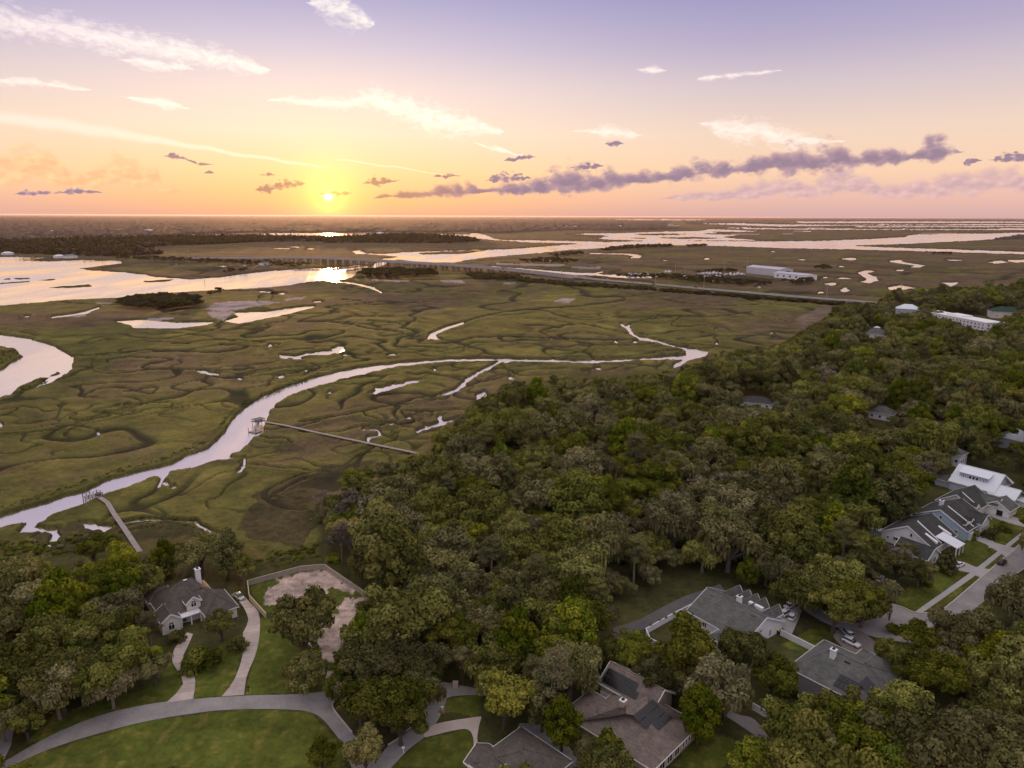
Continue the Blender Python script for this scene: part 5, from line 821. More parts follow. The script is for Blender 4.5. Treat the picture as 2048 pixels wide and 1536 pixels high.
plain(1874, 864, -50, 11, 8, 4.5, 3.5, 'white_wall', 'shingle_dark', 'small white gabled house half hidden behind oaks', 'gable'); plain(1815, 622, -30, 24, 16, 6, 5, 'grey_wall', 'metal_white', 'wide house with pale blue roof left of the white block'); plain(2010, 629, -20, 30, 18, 7, 5.5, 'cream_wall', 'roof_green', 'large building with green roof behind the white block'); plain(2034, 884, -53, 16, 14, 5, 4, 'grey_wall', 'metal_white', 'white roofed house cut by the right edge'); plain(1905, 915, -53, 9, 7, 5.5, 2.4, 'white_wall', 'shingle_grey', 'small pale roof showing between trees above the metal roof')
plain(1855, 621, -30, 16, 12, 7, 4, 'grey_wall', 'shingle_taupe', 'low taupe roof just left of the white block', 'hip'); plain(1800, 651, -30, 14, 10, 6, 4, 'cream_wall', 'shingle_taupe', 'brown roof between trees below the white block')
plain(1700, 795, -35, 12, 9, 7.5, 3.0, 'white_wall', 'green_roof_metal', 'small greenish roof deep among the oaks'); plain(1770, 1110, -53, 9, 7, 3.2, 2.2, 'white_wall', 'shingle_dark', 'small white outbuilding beside the nearest white gable', 'gable')
# white apartment block
ax, ay = 443.2, 696.0
h = house('apartment_block', 'long white four storey apartment block with flat roof above the trees', ax, ay, -82, 'building'); MB().box(-41, 41, -9, 9, -.3, 13).build('wall', MAT['white_wall'], h)
r = MB().box(-41.5, 41.5, -9.5, 9.5, 13, 13.5).build('roof', MAT['trim_white'], h); MB().box(-14, 6, -6, 6, 13.5, 15).build('parapet_block', MAT['trim_white'], r); MB().box(-38, -30, -5, 5, 13.5, 14.6).build('parapet_block', MAT['trim_white'], r)
for fl in range(4):
    for i in range(17): opening(h, -38 + i * 4.7, -9, 1.0 + fl * 3, '-y', 1.7, 1.5, bars=0)
    for i in range(4): opening(h, 41, -6.6 + i * 4.4, 1.0 + fl * 3, '+x', 1.7, 1.5, bars=0)
# marina sheds
h = house('warehouse', 'large pale metal boat shed with dark open end', 498, 1392, -64, 'shed', z=.9); gable(h, 0, 0, 86, 34, 13, 3, 0, 'sheet_metal', 'sheet_metal', .4)
opening(h, 43, 4, 0, '+x', 12, 10, 'bay_door', 'bay_shade_pane', 'sheet_metal', 'black_plastic', bars=0)  # no hollow behind: a black sheet paints the shed's inner darkness
h = house('warehouse', 'lower pale blue white metal shed right of the tall one', *G(1590, 553, 5), -62, 'shed', z=.9); gable(h, 0, 0, 74, 26, 9, 2, 0, 'white_wall', 'sheet_metal', .4)
for i in range(5): opening(h, -28 + i * 14, -13, 3, '-y', 4, 3, bars=0)
# scattered far houses
for i, (x_, y_, L, lb) in enumerate([(15, 507, 26, 'white house on the far shore at the left edge'), (156, 502, 14, 'narrow white house among far shore trees'), (140, 513, 30, 'long teal roofed building on the far shore'), (118, 513, 22, 'low pale building left of the teal roof'), (530, 527, 24, 'grey roofed house by the bridge foot'), (470, 480, 26, 'far white house under the sun glow'), (430, 481, 24, 'far grey house left of the sun glow'), (262, 482, 22, 'far white house amid dark trees left'), (320, 484, 26, 'far pale cottage by the marsh trees'), (105, 463, 40, 'far pale building on the left plain'), (118, 438.5, 90, 'bright far plant near the left horizon'), (240, 460, 60, 'far row of pale roofs on the left plain'), (300, 461, 60, 'second far row of pale roofs on the plain'), (60, 466, 40, 'far small roof on the left plain'), (515, 478, 22, 'far white house at the tree line below the sun'), (760, 466, 40, 'far white house above the upper river')]):
    hz = 6 + L * .06; p = plain(x_, y_, 20 + 13 * i, L, L * .6, hz * .7, hz * .5, 'white_wall', ('metal_white', 'shingle_grey', 'green_roof_metal')[i % 3], lb, z=.8, nw=2)

# ------------------------------------------------------------------ single trees the photograph picks out
def at_crown(key, cx, cy, s, label, tone=None, group=None, rz=None):
    if tone is None: tone = -.25 if 'dark' in label else (.12 if 'bright' in label or 'light' in label else -.16)
    x, y = G(cx, cy, 2 + PROTO[key]['H'] * s * .6); return plant_tree(key, x, y, s, rng.uniform(0, 6.28) if rz is None else rz, label, group, tone=tone)
for a in [('oak0', 606, 1254, 1.4, 'wide live oak with bare trunk standing between the long driveway and sand'), ('moss1', 752, 1262, 1.15, 'mossy oak at the top of the wooded road island'), ('hard1', 690, 1330, .6, 'small tree at the left of the road island beside sand'), ('moss0', 830, 1385, .85, 'mossy oak on the right side of the road island'), ('oak3', 720, 1405, .85, 'dark oak at the left tip of the road island'), ('oak1', 120, 1372, 1.0, 'dark oak at the lawn edge in the left wood'), ('oak2', 212, 1345, .95, 'oak at the lower edge of the left wood'), ('hard0', 245, 1335, .7, 'leafy tree well left of the spiky palm'), ('oak0', 50, 1345, 1.05, 'oak by the paving at the left edge'), ('hard2', 160, 1290, .9, 'tall leafy tree inside the left wood'), ('oak3', 235, 1270, .9, 'round oak left of the front arched gable'),
          ('oak2', 784, 1395, 1.15, 'huge dark oak filling the wooded road island'), ('oak1', 736, 1335, .9, 'oak beside the sandy patch on the road island'), ('oak3', 812, 1320, 1.05, 'oak on the right shoulder of the road island'), ('oak1', 800, 1440, .85, 'low oak at the right tip of the road island'),
          ('gold0', 1008, 1405, 1.0, 'bright yellow green tree beside the concrete driveway'), ('hard0', 1085, 1400, .85, 'dark green tree right of the yellow one'), ('hard2', 1125, 1440, .8, 'green tree between the lane and the solar roof'), ('gold0', 730, 1508, .78, 'round green tree at bottom centre hiding the road'), ('oak3', 645, 1515, .5, 'small dark tree left of the bottom round tree'), ('cone0', 1212, 1498, 1.0, 'dark pyramid shaped magnolia before the solar roofed house'), ('hard1', 1175, 1500, .55, 'small leafy tree left of the magnolia'),
          ('gold0', 1382, 1322, 1.3, 'large yellow green tree before the grey roofed house'), ('moss0', 1492, 1310, .95, 'greyish mossy oak before the white gable end'), ('oak0', 1452, 1395, .8, 'oak between the two solar roofed houses'), ('hard2', 1400, 1420, .9, 'leafy tree behind the solar roof corner'), ('oak2', 1545, 1350, .85, 'oak against the screened porch'), ('oak3', 1590, 1462, 1.0, 'round topped oak over the lower white fence'), ('oak1', 1725, 1500, 1.1, 'round oak at the end of the lower white fence'), ('moss0', 1602, 1178, 1.05, 'pale moss draped oak above the three white cars'), ('moss2', 1728, 1208, .95, 'open mossy tree by the street bend'), ('cone0', 1896, 1112, .72, 'dark cone shaped tree beside the white porch roof'), ('oak0', 1795, 1135, .8, 'oak hiding the foot of the nearest white gable'), ('moss1', 1840, 1140, .7, 'mossy tree on the lawn by the nearest gable'), ('oak1', 1735, 1120, .85, 'oak left of the nearest white gable'),
          ('pine0', 1072, 1165, .95, 'tall pine with bare trunk above the middle wood'), ('hard1', 1150, 1200, 1.25, 'tall rounded green tree left of the dark lane'), ('hard0', 1030, 1270, 1.1, 'tall vine clad tree in the middle wood'), ('cone0', 1000, 1300, .8, 'slim green tree below the vine clad one'), ('bare0', 682, 1078, 1.25, 'thin leafless grey tree behind the wooden fence'), ('moss1', 745, 1125, 1.0, 'tan mossy oak just outside the wooden fence corner'), ('bare1', 820, 1035, 1.0, 'pale dead tree inside the wood edge'), ('bare0', 645, 1000, .9, 'grey tree at the marsh edge of the wood'), ('bare1', 700, 1005, .95, 'second grey tree at the marsh edge of the wood'), ('gold0', 920, 1080, 1.15, 'bright green crown standing out of the middle wood'), ('gold0', 850, 1100, .9, 'light green crown left of the brightest one'),
          ('oak0', 442, 1252, .62, 'dense round tree before the right wing of the arched window house'), ('shrub0', 388, 1318, 1.7, 'round dark bush in the loop of the curved walk'), ('shrub1', 414, 1316, 1.6, 'round bush with thin trunk right of the dark one'), ('shrub0', 352, 1272, 1.0, 'low hedge bush below the front arched window'), ('shrub1', 472, 1290, 1.2, 'bush beside the bend of the long driveway'), ('palm0', 312, 1318, 1.2, 'spiky palm left of the curved walk'), ('palm0', 1182, 1345, 1.35, 'palm beside the small solar wing'),
          ('hard0', 330, 1105, .8, 'leafy tree at the landward end of the near dock'), ('oak1', 400, 1108, .9, 'oak behind the tall chimney'), ('hard1', 452, 1105, .9, 'green tree behind the chimney to the right'), ('gold0', 243, 1120, 1.0, 'yellow green tree left of the chimney'), ('oak2', 185, 1100, .75, 'small oak at the marsh edge left of the near dock'), ('moss0', 480, 1130, .6, 'small tree by the wooden fence corner'), ('oak3', 270, 1170, .9, 'oak close to the left side of the arched window house'),
          ('oak1', 1260, 1300, .75, 'dark oak at the end of the gravel lane'), ('oak3', 1318, 1368, .7, 'dark oak left of the large yellow green tree'), ('hard2', 1220, 1300, .6, 'small tree above the solar wing'), ('oak0', 1380, 1360, .9, 'oak below the large yellow green tree'), ('shrub0', 1982, 1065, 1.3, 'dark bush before the blue gabled house'), ('shrub1', 2008, 1052, 1.2, 'second bush on the lawn by the garage drive'), ('shrub0', 1945, 1065, 1.2, 'bush at the corner of the blue gabled house'), ('oak2', 1650, 1420, .7, 'oak under the screened porch'), ('oak1', 1850, 1288, .85, 'oak on the lower side of the street bend'), ('moss0', 1796, 1318, .7, 'mossy oak right of the brown forecourt'), ('oak3', 1905, 1275, .95, 'oak over the far kerb of the street'), ('hard2', 1965, 1250, .85, 'tall leafy tree below the parked street car'), ('gold0', 1990, 1330, 1.1, 'yellow green tree in the right hand wood below the street'), ('oak0', 2040, 1215, .9, 'oak at the right edge below the street'), ('oak2', 1870, 1350, .95, 'oak right of the broad hip roof'), ('oak3', 1700, 1440, .95, 'oak below the broad hip roof')]: at_crown(*a)
for i, (x, y) in enumerate([(1300, 1262), (1318, 1252), (1330, 1246), (1346, 1238)]):
    q = G(x, y, 2); plant_tree('palm0', q[0], q[1], .36, i, 'young palm inside the white fence, %s from the fence corner' % ('first', 'second', 'third', 'fourth')[i], 'young palms inside the white fence')

# ------------------------------------------------------------------ fences
def fence(name, pts, label, hgt, panel, post, step=2.4, thick=.08, cap=None, ztop=True):
    q = [G(x, y, 2 + hgt) for x, y in pts]; e = tag(empty(name, (*q[0], 2.0)), label, 'fence'); ox, oy = q[0]; pm = None
    for a, b_ in zip(q, q[1:]):
        L = math.hypot(b_[0] - a[0], b_[1] - a[1]); n = max(1, round(L / step)); an = math.atan2(b_[1] - a[1], b_[0] - a[0]); l = L / n
        m1 = MB().box(.06, l - .06, -thick / 2, thick / 2, .05, hgt - .08)
        for k in range(9): m1.box(.08 + (l - .16) * k / 9, .08 + (l - .16) * (k + .82) / 9, -thick / 2 - .012, -thick / 2, .2, hgt - .25); m1.box(.08 + (l - .16) * k / 9, .08 + (l - .16) * (k + .82) / 9, thick / 2, thick / 2 + .012, .2, hgt - .25)
        me = bpy.data.meshes.new('panel'); me.from_pydata(m1.v, [], m1.f); me.materials.append(MAT[panel]); me.update()
        m2 = MB().box(-.07, .07, -.07, .07, -.3, hgt + .02).box(-.09, .09, -.09, .09, hgt + .02, hgt + .07); mp_ = bpy.data.meshes.new('post'); mp_.from_pydata(m2.v, [], m2.f); mp_.materials.append(MAT[post]); mp_.update()
        m3 = MB().box(0, l, -.14, .14, hgt - .06, hgt + .03); mc = bpy.data.meshes.new('top_rail'); mc.from_pydata(m3.v, [], m3.f); mc.materials.append(MAT[cap or post]); mc.update()
        for i in range(n):
            px_, py_ = a[0] - ox + math.cos(an) * l * i, a[1] - oy + math.sin(an) * l * i
            for nm, mm in (('panel', me), ('post', mp_), ('top_rail', mc)): o = link(nm, mm, e); o.location = (px_, py_, 0); o.rotation_euler = (0, 0, an)
    return e
fence('vinyl_fence', [(1397, 1201), (1345, 1227), (1292, 1257), (1300, 1276), (1342, 1297)], 'tall white panel fence round the yard of the grey roofed house', 1.8, 'vinyl', 'vinyl')
fence('vinyl_fence', [(1562, 1259), (1633, 1294)], 'white panel fence between the white gable and the broad hip roof', 1.8, 'vinyl', 'vinyl')
fence('vinyl_fence', [(1784, 1389), (1816, 1409)], 'short white fence right of the broad hip roof', 1.8, 'vinyl', 'vinyl')
fence('vinyl_fence', [(1506, 1406), (1550, 1432), (1626, 1475), (1690, 1521)], 'long white fence beside the lower right lane', 1.8, 'vinyl', 'vinyl')
fence('wood_fence', [(494, 1161), (602, 1132), (649, 1128.5), (725, 1180), (729, 1188), (752, 1205)], 'new timber fence behind the sand lot', 1.8, 'wood_grey', 'wood_new', 2.4, .06, 'wood_new')
fence('wood_fence', [(495, 1162), (498, 1189), (532, 1227)], 'new timber fence along the driveway side of the sand lot', 1.8, 'wood_new', 'wood_new', 2.4, .06, 'wood_new')

# ------------------------------------------------------------------ cars
def loft(sections):                          # sections: list of closed rings with equal counts
    b = MB(); n = len(sections[0]); vs = [p for s in sections for p in s]; fs = []
    for i in range(len(sections) - 1):
        for k in range(n): fs.append((i * n + k, i * n + (k + 1) % n, (i + 1) * n + (k + 1) % n, (i + 1) * n + k))
    fs += [tuple(reversed(range(n))), tuple(range((len(sections) - 1) * n, len(sections) * n))]; return b.add(vs, fs)
def car(a, c, mat, label, suv=False, group=None, z=2.06, scale=1.0, mid=None):
    if mid is None: q0, q1 = G(*a, z), G(*c, z); mid = ((q0[0] + q1[0]) / 2, (q0[1] + q1[1]) / 2); an = math.atan2(q1[1] - q0[1], q1[0] - q0[0])
    else: an = c
    e = tag(empty('parked_car' if not group else 'car', (*mid, z), an), label, 'car', group); e.scale = (scale,) * 3
    def ring(x, w, zb, zt, r=.12): return [(x, -w, zb), (x, -w - .03, (zb + zt) / 2), (x, -w + r, zt), (x, w - r, zt), (x, w + .03, (zb + zt) / 2), (x, w, zb)]
    hz = .98 if suv else .88
    loft([ring(-2.32, .72, .42, .8), ring(-2.2, .86, .3, hz), ring(-1.2, .9, .24, hz + .04), ring(.6, .9, .24, hz + .02), ring(1.5, .88, .26, hz - .06), ring(2.2, .8, .32, hz - .16), ring(2.34, .66, .42, .66)]).build('body', MAT[mat], e, True)
    rf = 1.66 if suv else 1.44; x0, x1 = (-2.1, .95) if suv else (-1.75, .95)
    g = loft([ring(x0, .8, hz, hz + .05, .05), ring(x0 + (.2 if suv else .7), .74, hz, rf - .04, .12), ring(-.1, .74, hz, rf, .14), ring(.25, .73, hz, rf - .02, .14), ring(x1 + .1, .78, hz - .02, hz + .06, .05)]).build('window_glass', MAT['glass_dark'], e, True)
    loft([ring(x0 + (.3 if suv else .8), .66, rf - .07, rf + .02, .1), ring(-.1, .68, rf - .05, rf + .045, .12), ring(.2, .66, rf - .07, rf + .02, .1)]).build('roof_panel', MAT[mat], e, True)
    for sx in (-1.4, 1.42):
        for sy in (-.84, .84):
            w = MB().tube([(sx, sy - .11, .33), (sx, sy + .11, .33)], [.33, .33], 14).build('wheel', MAT['tyre'], e); MB().tube([(sx, sy - .125, .33), (sx, sy + .125, .33)], [.2, .2], 10).build('rim', MAT['rim'], w)
    for sy in (-.6, .6):
        MB().box(2.2, 2.34, sy - .16, sy + .16, .6, .74).build('headlight', MAT['lamp_lens'], e); MB().box(-2.33, -2.2, sy - .16, sy + .16, .66, .84).build('tail_light', MAT['tail_lens'], e)
    return e
car((469, 1189), (488, 1203), 'car_silver', 'silver blue sedan at the top of the long driveway')
car((1560, 1236), (1583, 1222), 'car_white', 'white car in the middle of the three beside the mossy oak', True); car((1570, 1219), (1590, 1208), 'car_white', 'white car farthest up the drive of the three'); car((1578, 1246), (1592, 1227), 'car_white', 'white sport utility car nearest the fence of the three', True)
car((1684, 1279), (1721, 1297), 'car_white', 'white sport utility car on the brown forecourt', True); car((1701, 1276), (1685, 1262), 'car_silver', 'silver car parked behind the white one on the forecourt', True)
car((1991, 1137), (2016, 1117), 'car_black', 'dark sport utility car parked on the street', True); car((1755, 1166), (1763, 1155), 'car_white', 'white car half under trees left of the street lawns', True); car((1908, 1136), (1926, 1128), 'car_white', 'white car under the cone shaped tree')

# ------------------------------------------------------------------ docks
def path_pts(pts, z): return [G(x, y, z) for x, y in pts]
def boardwalk(e, q, z, w, ox, oy, rails=False):
    tot = 0
    for a, c in zip(q, q[1:]):
        L = math.hypot(c[0] - a[0], c[1] - a[1]); n = max(1, round(L / 3.0)); dx_, dy_ = (c[0] - a[0]) / n, (c[1] - a[1]) / n; nx, ny = -dy_ / math.hypot(dx_, dy_), dx_ / math.hypot(dx_, dy_)
        for i in range(n):
            x, y = a[0] + dx_ * i - ox, a[1] + dy_ * i - oy; b = MB(); m_ = 14
            for k in range(m_): b.bar((x + dx_ * (k + .06) / m_, y + dy_ * (k + .06) / m_, z + rng.uniform(-.01, .01)), (x + dx_ * (k + .94) / m_, y + dy_ * (k + .94) / m_, z), w, .05)
            b.build('deck_section', MAT['wood_grey'], e)
            for s in (-1, 1): MB().tube([(x + nx * s * w * .42, y + ny * s * w * .42, -1.2), (x + nx * s * w * .42, y + ny * s * w * .42, z - .03)], [.13, .12], 7).build('piling', MAT['wood_dark'], e)
            MB().bar((x + nx * w * .5, y + ny * w * .5, z - .14), (x - nx * w * .5, y - ny * w * .5, z - .14), .12, .18).build('cross_beam', MAT['wood_dark'], e)
Z_ = 1.9
q = path_pts([(284, 1110), (251, 1060), (228, 1027), (215, 1005), (199, 994)], Z_); ox, oy = q[0]; e = tag(empty('dock', (ox, oy, 0)), 'weathered plank dock with fishing platform on the near creek', 'dock'); boardwalk(e, q, Z_, 1.7, ox, oy)
a0 = Vector((*G(203, 988, Z_), 0)); a1 = Vector((*G(168, 996, Z_), 0)); dd = (a1 - a0).normalized(); nn = Vector((-dd.y, dd.x, 0)); Lp = (a1 - a0).length; O = Vector((ox, oy, 0))
b = MB()
for k in range(40): p = a0 - O + dd * Lp * k / 40; b.bar((p - nn * 2.0) + Vector((0, 0, Z_ + .05)), (p + nn * 2.0) + Vector((0, 0, Z_ + .05)), Lp / 40 * .88, .06)
b.build('platform', MAT['wood_grey'], e)
for k in range(6):
    for s in (-1, 1): p = a0 - O + dd * Lp * (k / 5) + nn * 1.9 * s; MB().tube([p + Vector((0, 0, -1.5)), p + Vector((0, 0, Z_ + (1.5 if (k + (s > 0)) % 2 else .9)))], [.16, .14], 8).build('piling', MAT['wood_dark'], e)
b = MB()
for s in (-1, 1): b.bar(a0 - O + nn * 1.9 * s + Vector((0, 0, Z_ + 1)), a1 - O + nn * 1.9 * s + Vector((0, 0, Z_ + 1)), .08, .12)
b.build('rail', MAT['wood_grey'], e); p = a0 - O + dd * 1.2 + nn * .6; MB().box(p.x - .8, p.x + .8, p.y - .8, p.y + .8, Z_ + .08, Z_ + 1.0).build('storage_locker', MAT['wood_dark'], e)
q = path_pts([(838, 907), (737, 886), (640, 866), (580, 852.5), (530, 843)], 1.9); ox, oy = q[0]; O = Vector((ox, oy, 0)); e = tag(empty('dock', (ox, oy, 0)), 'long straight boardwalk dock with green roofed pavilion on the creek', 'dock'); boardwalk(e, q, 1.9, 1.8, ox, oy)
c0 = Vector((*G(517, 842, 1.9), 0)) - O; dd = (Vector((*q[-1], 0)) - Vector((*q[-2], 0))).normalized(); nn = Vector((-dd.y, dd.x, 0)); b = MB()
for k in range(12): p = c0 + dd * (k - 6) * .5; b.bar(p - nn * 3 + Vector((0, 0, 1.95)), p + nn * 3 + Vector((0, 0, 1.95)), .46, .06)
b.build('platform', MAT['wood_grey'], e)
for s in (-1, 0, 1):
    for t in (-1, 1): p = c0 + dd * 2.3 * t + nn * 2.3 * s; MB().tube([p + Vector((0, 0, -1.5)), p + Vector((0, 0, 3.3))], [.14, .11], 8).build('pavilion_post', MAT['wood_dark'], e)
cs = [c0 + dd * 2.7 * sx + nn * 2.7 * sy for sx, sy in ((-1, -1), (1, -1), (1, 1), (-1, 1))]; rp = [c0 - nn * 1.0 + Vector((0, 0, 4.0)), c0 + nn * 1.0 + Vector((0, 0, 4.0))]
MB().add([p + Vector((0, 0, 3.25)) for p in cs] + rp + [p + Vector((0, 0, 3.12)) for p in cs], [(0, 1, 4), (1, 2, 5, 4), (2, 3, 5), (3, 0, 4, 5), (9, 8, 7, 6), (0, 6, 7, 1), (1, 7, 8, 2), (2, 8, 9, 3), (3, 9, 6, 0)]).build('pavilion_roof', MAT['green_roof_metal'], e)
f0 = Vector((*G(511, 862, .5), 0)) - O; MB().bar(c0 - nn * .2 + Vector((0, 0, 1.9)), f0 + Vector((0, 0, .65)), 1.3, .12).build('gangway', MAT['alu_frame'], e)
b = MB()
for k in range(8): p = f0 + dd * (k - 4) * .62; b.bar(p - nn * 2.4 + Vector((0, 0, .5)), p + nn * 2.4 + Vector((0, 0, .5)), .58, .07)
b.bar(f0 - dd * 2.6 + Vector((0, 0, .22)), f0 + dd * 2.4 + Vector((0, 0, .22)), 4.7, .46); b.build('floating_dock', MAT['wood_grey'], e)
for s, t in ((-1, 1), (1, 1), (1, -1)): p = f0 + dd * 2.7 * t + nn * 2.2 * s; MB().tube([p + Vector((0, 0, -1.5)), p + Vector((0, 0, 2.6))], [.15, .14], 8).build('piling', MAT['wood_dark'], e)

# ------------------------------------------------------------------ bridge and causeway
way = [(180, 516.5, 2.5), (320, 515, 3), (450, 516, 8), (600, 515, 13), (700, 518, 15.5), (800, 523.5, 15.5), (900, 529, 13.5), (1000, 537, 9), (1060, 543, 6), (1120, 550, 3.6), (1200, 559, 2.6), (1300, 567.5, 2.4), (1400, 576.5, 2.4), (1500, 585, 2.4), (1620, 595, 2.4), (1740, 604, 2.4), (1800, 609, 2.4)]
wp = [Vector((*G(x, y, z), z)) for x, y, z in way]; wps = [Vector(p) for p in smooth([tuple(p) for p in wp], 8)]
def ribbon(name, pts, half, thick, mat, label=None, parent=None, kind=None, off=0.0):
    b = MB(); vs = []; n = len(pts)
    for i, p in enumerate(pts):
        d = (pts[min(i + 1, n - 1)] - pts[max(i - 1, 0)]); d.z = 0; d.normalize(); r = Vector((d.y, -d.x, 0)); c = p + r * off; vs += [c - r * half, c + r * half, c + r * half - Vector((0, 0, thick)), c - r * half - Vector((0, 0, thick))]
    fs = [(i * 4 + k, i * 4 + 4 + k, i * 4 + 4 + (k + 1) % 4, i * 4 + (k + 1) % 4) for i in range(n - 1) for k in range(4)]
    b.add(vs, fs + [(0, 1, 2, 3), (4 * n - 1, 4 * n - 2, 4 * n - 3, 4 * n - 4)]); o = b.build(name, MAT[mat], parent); tag(o, label, kind=kind); return o
ib = 8 * 9 + 4
br_ = tag(empty('road_bridge', (0, 0, 0)), 'long low concrete road bridge on many piers crossing the river', 'bridge'); span = wps[6:ib + 1]
for off in (-9.5, 9.5):
    ribbon('deck', span, 7.5, 1.7, 'concrete_grey', parent=br_, off=off)
    ribbon('road_surface', [p + Vector((0, 0, .04)) for p in span], 6.4, .03, 'asphalt_dark', parent=br_, off=off)
    for s in (-7.3, 7.3): ribbon('parapet', [p + Vector((0, 0, 1.0)) for p in span], .2, 1.0, 'concrete_grey', parent=br_, off=off + s)
acc = 0; last = None
for a, c in zip(span, span[1:]):
    L = (c - a).length; d = (c - a); d.z = 0; d.normalize(); r = Vector((d.y, -d.x, 0)); t = 0
    while acc + (L - t) >= 26:
        t += 26 - acc; acc = 0; p = a + (c - a) * (t / L)
        if p.z < 3.5: continue
        for off in (-9.5, 9.5):
            b = MB(); b.bar(p + r * (off - 6.5) + Vector((0, 0, -2.3)), p + r * (off + 6.5) + Vector((0, 0, -2.3)), 1.6, 1.2)
            for s in (-4.8, 0, 4.8): b.tube([Vector((p.x, p.y, -1)) + r * (off + s), Vector((p.x, p.y, p.z - 1.8)) + r * (off + s)], [.75, .75], 8)
            b.build('pier', MAT['pier_concrete'], br_)
    acc += L - t
material('verge', (0.11, 0.10, 0.04), .95, .35, .05); cw = wps[ib - 2:]; ribbon('embankment', [Vector((p.x, p.y, 2.0 if p.z < 3 else p.z - .6)) for p in cw], 13, 3.0, 'verge', 'grassy causeway bank carrying the highway', kind='structure')
for off in (-6.0, 6.0): ribbon('highway', [p + Vector((0, 0, .05)) for p in cw], 3.8, .3, 'asphalt', 'grey highway lanes on the causeway', kind='structure', off=off)
for i, (k, s, m_, lb) in enumerate([(9.1, -8, 'car_black', 'dark car on the causeway just past the bridge'), (9.6, 8, 'car_white', 'white car where the causeway meets the bridge'), (10.2, -8, 'car_silver', 'silver car on the first stretch of causeway'), (10.5, 8, 'car_white', 'white car on the near causeway lane'), (10.7, -8, 'car_red', 'red car on the causeway'), (11.2, 8, 'car_black', 'dark car on the causeway before the marina'), (13.1, 8, 'car_white', 'first white car on the causeway right of the marina'), (13.4, 8, 'car_white', 'second white car on the causeway right of the marina'), (11.9, -8, 'car_black', 'dark car at the marina turn'), (7.2, 8, 'car_red', 'red car high on the bridge'), (8.0, -8, 'car_white', 'white car high on the bridge')]):
    j = int(k * 8); p = wps[j]; d = wps[j + 1] - wps[j]; r = Vector((d.y, -d.x, 0)).normalized(); car(None, math.atan2(d.y, d.x), m_, lb, i % 2 == 0, 'cars on the highway', p.z + .06, 1.35, (p.x + r.x * s * .75, p.y + r.y * s * .75))
for i, (x, y, hgt, lb) in enumerate([(1042, 558, 24, 'tall utility pole nearest the bridge end'), (1123, 567, 24, 'second utility pole beside the causeway'), (1205, 569, 24, 'third utility pole beside the causeway'), (1310, 576, 24, 'utility pole by the causeway before the marina turn'), (1407, 585, 24, 'utility pole below the marina trees'), (1652, 604, 24, 'utility pole at the right causeway'), (1800, 598, 22, 'utility pole above the far right trees'), (379, 527, 30, 'lone tall pole left of the bridge'), (1447, 549, 26, 'tall mast in the marina yard'), (1350, 553, 22, 'mast among the moored boats'), (1494, 532, 22, 'mast beside the tall shed'), (1369, 553, 18, 'second mast among the moored boats')]):
    e = tag(empty('utility_pole', (*G(x, y, .8), .6)), lb, 'pole', 'poles along the causeway and marina'); MB().tube([(0, 0, -1), (0, 0, hgt)], [.38, .26], 7).build('pole', MAT['wood_grey'], e); b = MB()
    for zz in (.97, .9): b.bar((-1.5, 0, hgt * zz), (1.5, 0, hgt * zz), .2, .2)
    b.build('crossarm', MAT['wood_grey'], e)
e = tag(empty('channel_marker', (*G(409, 564, 0), 0)), 'slim channel marker post in the wide river', 'marker'); MB().tube([(0, 0, -1), (0, 0, 8)], [.3, .25], 7).build('post', MAT['wood_dark'], e); MB().box(-.7, .7, -.1, .1, 6, 7.6).build('daymark', MAT['wood_dark'], e)
for i, (p0, p1, lb) in enumerate([((664, 538), (745, 529.5), 'floating pier reaching under the bridge'), ((692, 541), (738, 535), 'shorter floating pier nearer the shrubby point'), ((590, 540), (640, 539), 'low pier by the bank left of the bridge')]):
    a, c = Vector((*G(*p0, .5), .5)), Vector((*G(*p1, .5), .5)); e = tag(empty('pier', a), lb, 'pier'); MB().bar((0, 0, 0), c - a, 4, 1.0).build('deck', MAT['wood_dark'], e)
    for k in range(7): p = (c - a) * (k / 6); MB().tube([p + Vector((2.3, 0, -1.5)), p + Vector((2.3, 0, 3))], [.4, .4], 6).build('piling', MAT['wood_dark'], e)

# ------------------------------------------------------------------ marina boats
def boat_meshes():
    b = MB(); st = [(-5, 1.5, 0), (-2, 1.7, 0), (2, 1.5, .1), (4.4, .8, .35), (5.6, .05, .6)]
    hull = loft([[(x, -w, 1.3 + z), (x, -w * .6, .1), (x, 0, -.2), (x, w * .6, .1), (x, w, 1.3 + z)] for x, w, z in st]); cab = loft([[(-2.5, -1.1, 1.25), (-2.3, -.95, 3.0), (-2.3, .95, 3.0), (-2.5, 1.1, 1.25)], [(.8, -1.1, 1.25), (.2, -.9, 3.0), (.2, .9, 3.0), (.8, 1.1, 1.25)], [(2.6, -.8, 1.35), (2.5, -.7, 1.6), (2.5, .7, 1.6), (2.6, .8, 1.35)]])
    wn = MB().box(-2.1, .45, -1.08, 1.08, 2.1, 2.7); ms = MB().tube([(-.6, 0, 3), (-.6, 0, 5.5)], [.08, .05], 6); out = []
    for nm, m_, mt in (('hull', hull, 'boat_hull'), ('cabin', cab, 'boat_hull'), ('window_band', wn, 'boat_trim'), ('mast', ms, 'alu_frame')):
        me = bpy.data.meshes.new(nm); me.from_pydata(m_.v, [], m_.f); me.materials.append(MAT[mt]); me.update(); out.append((nm, me))
    return out
BM_ = boat_meshes(); nb = 0
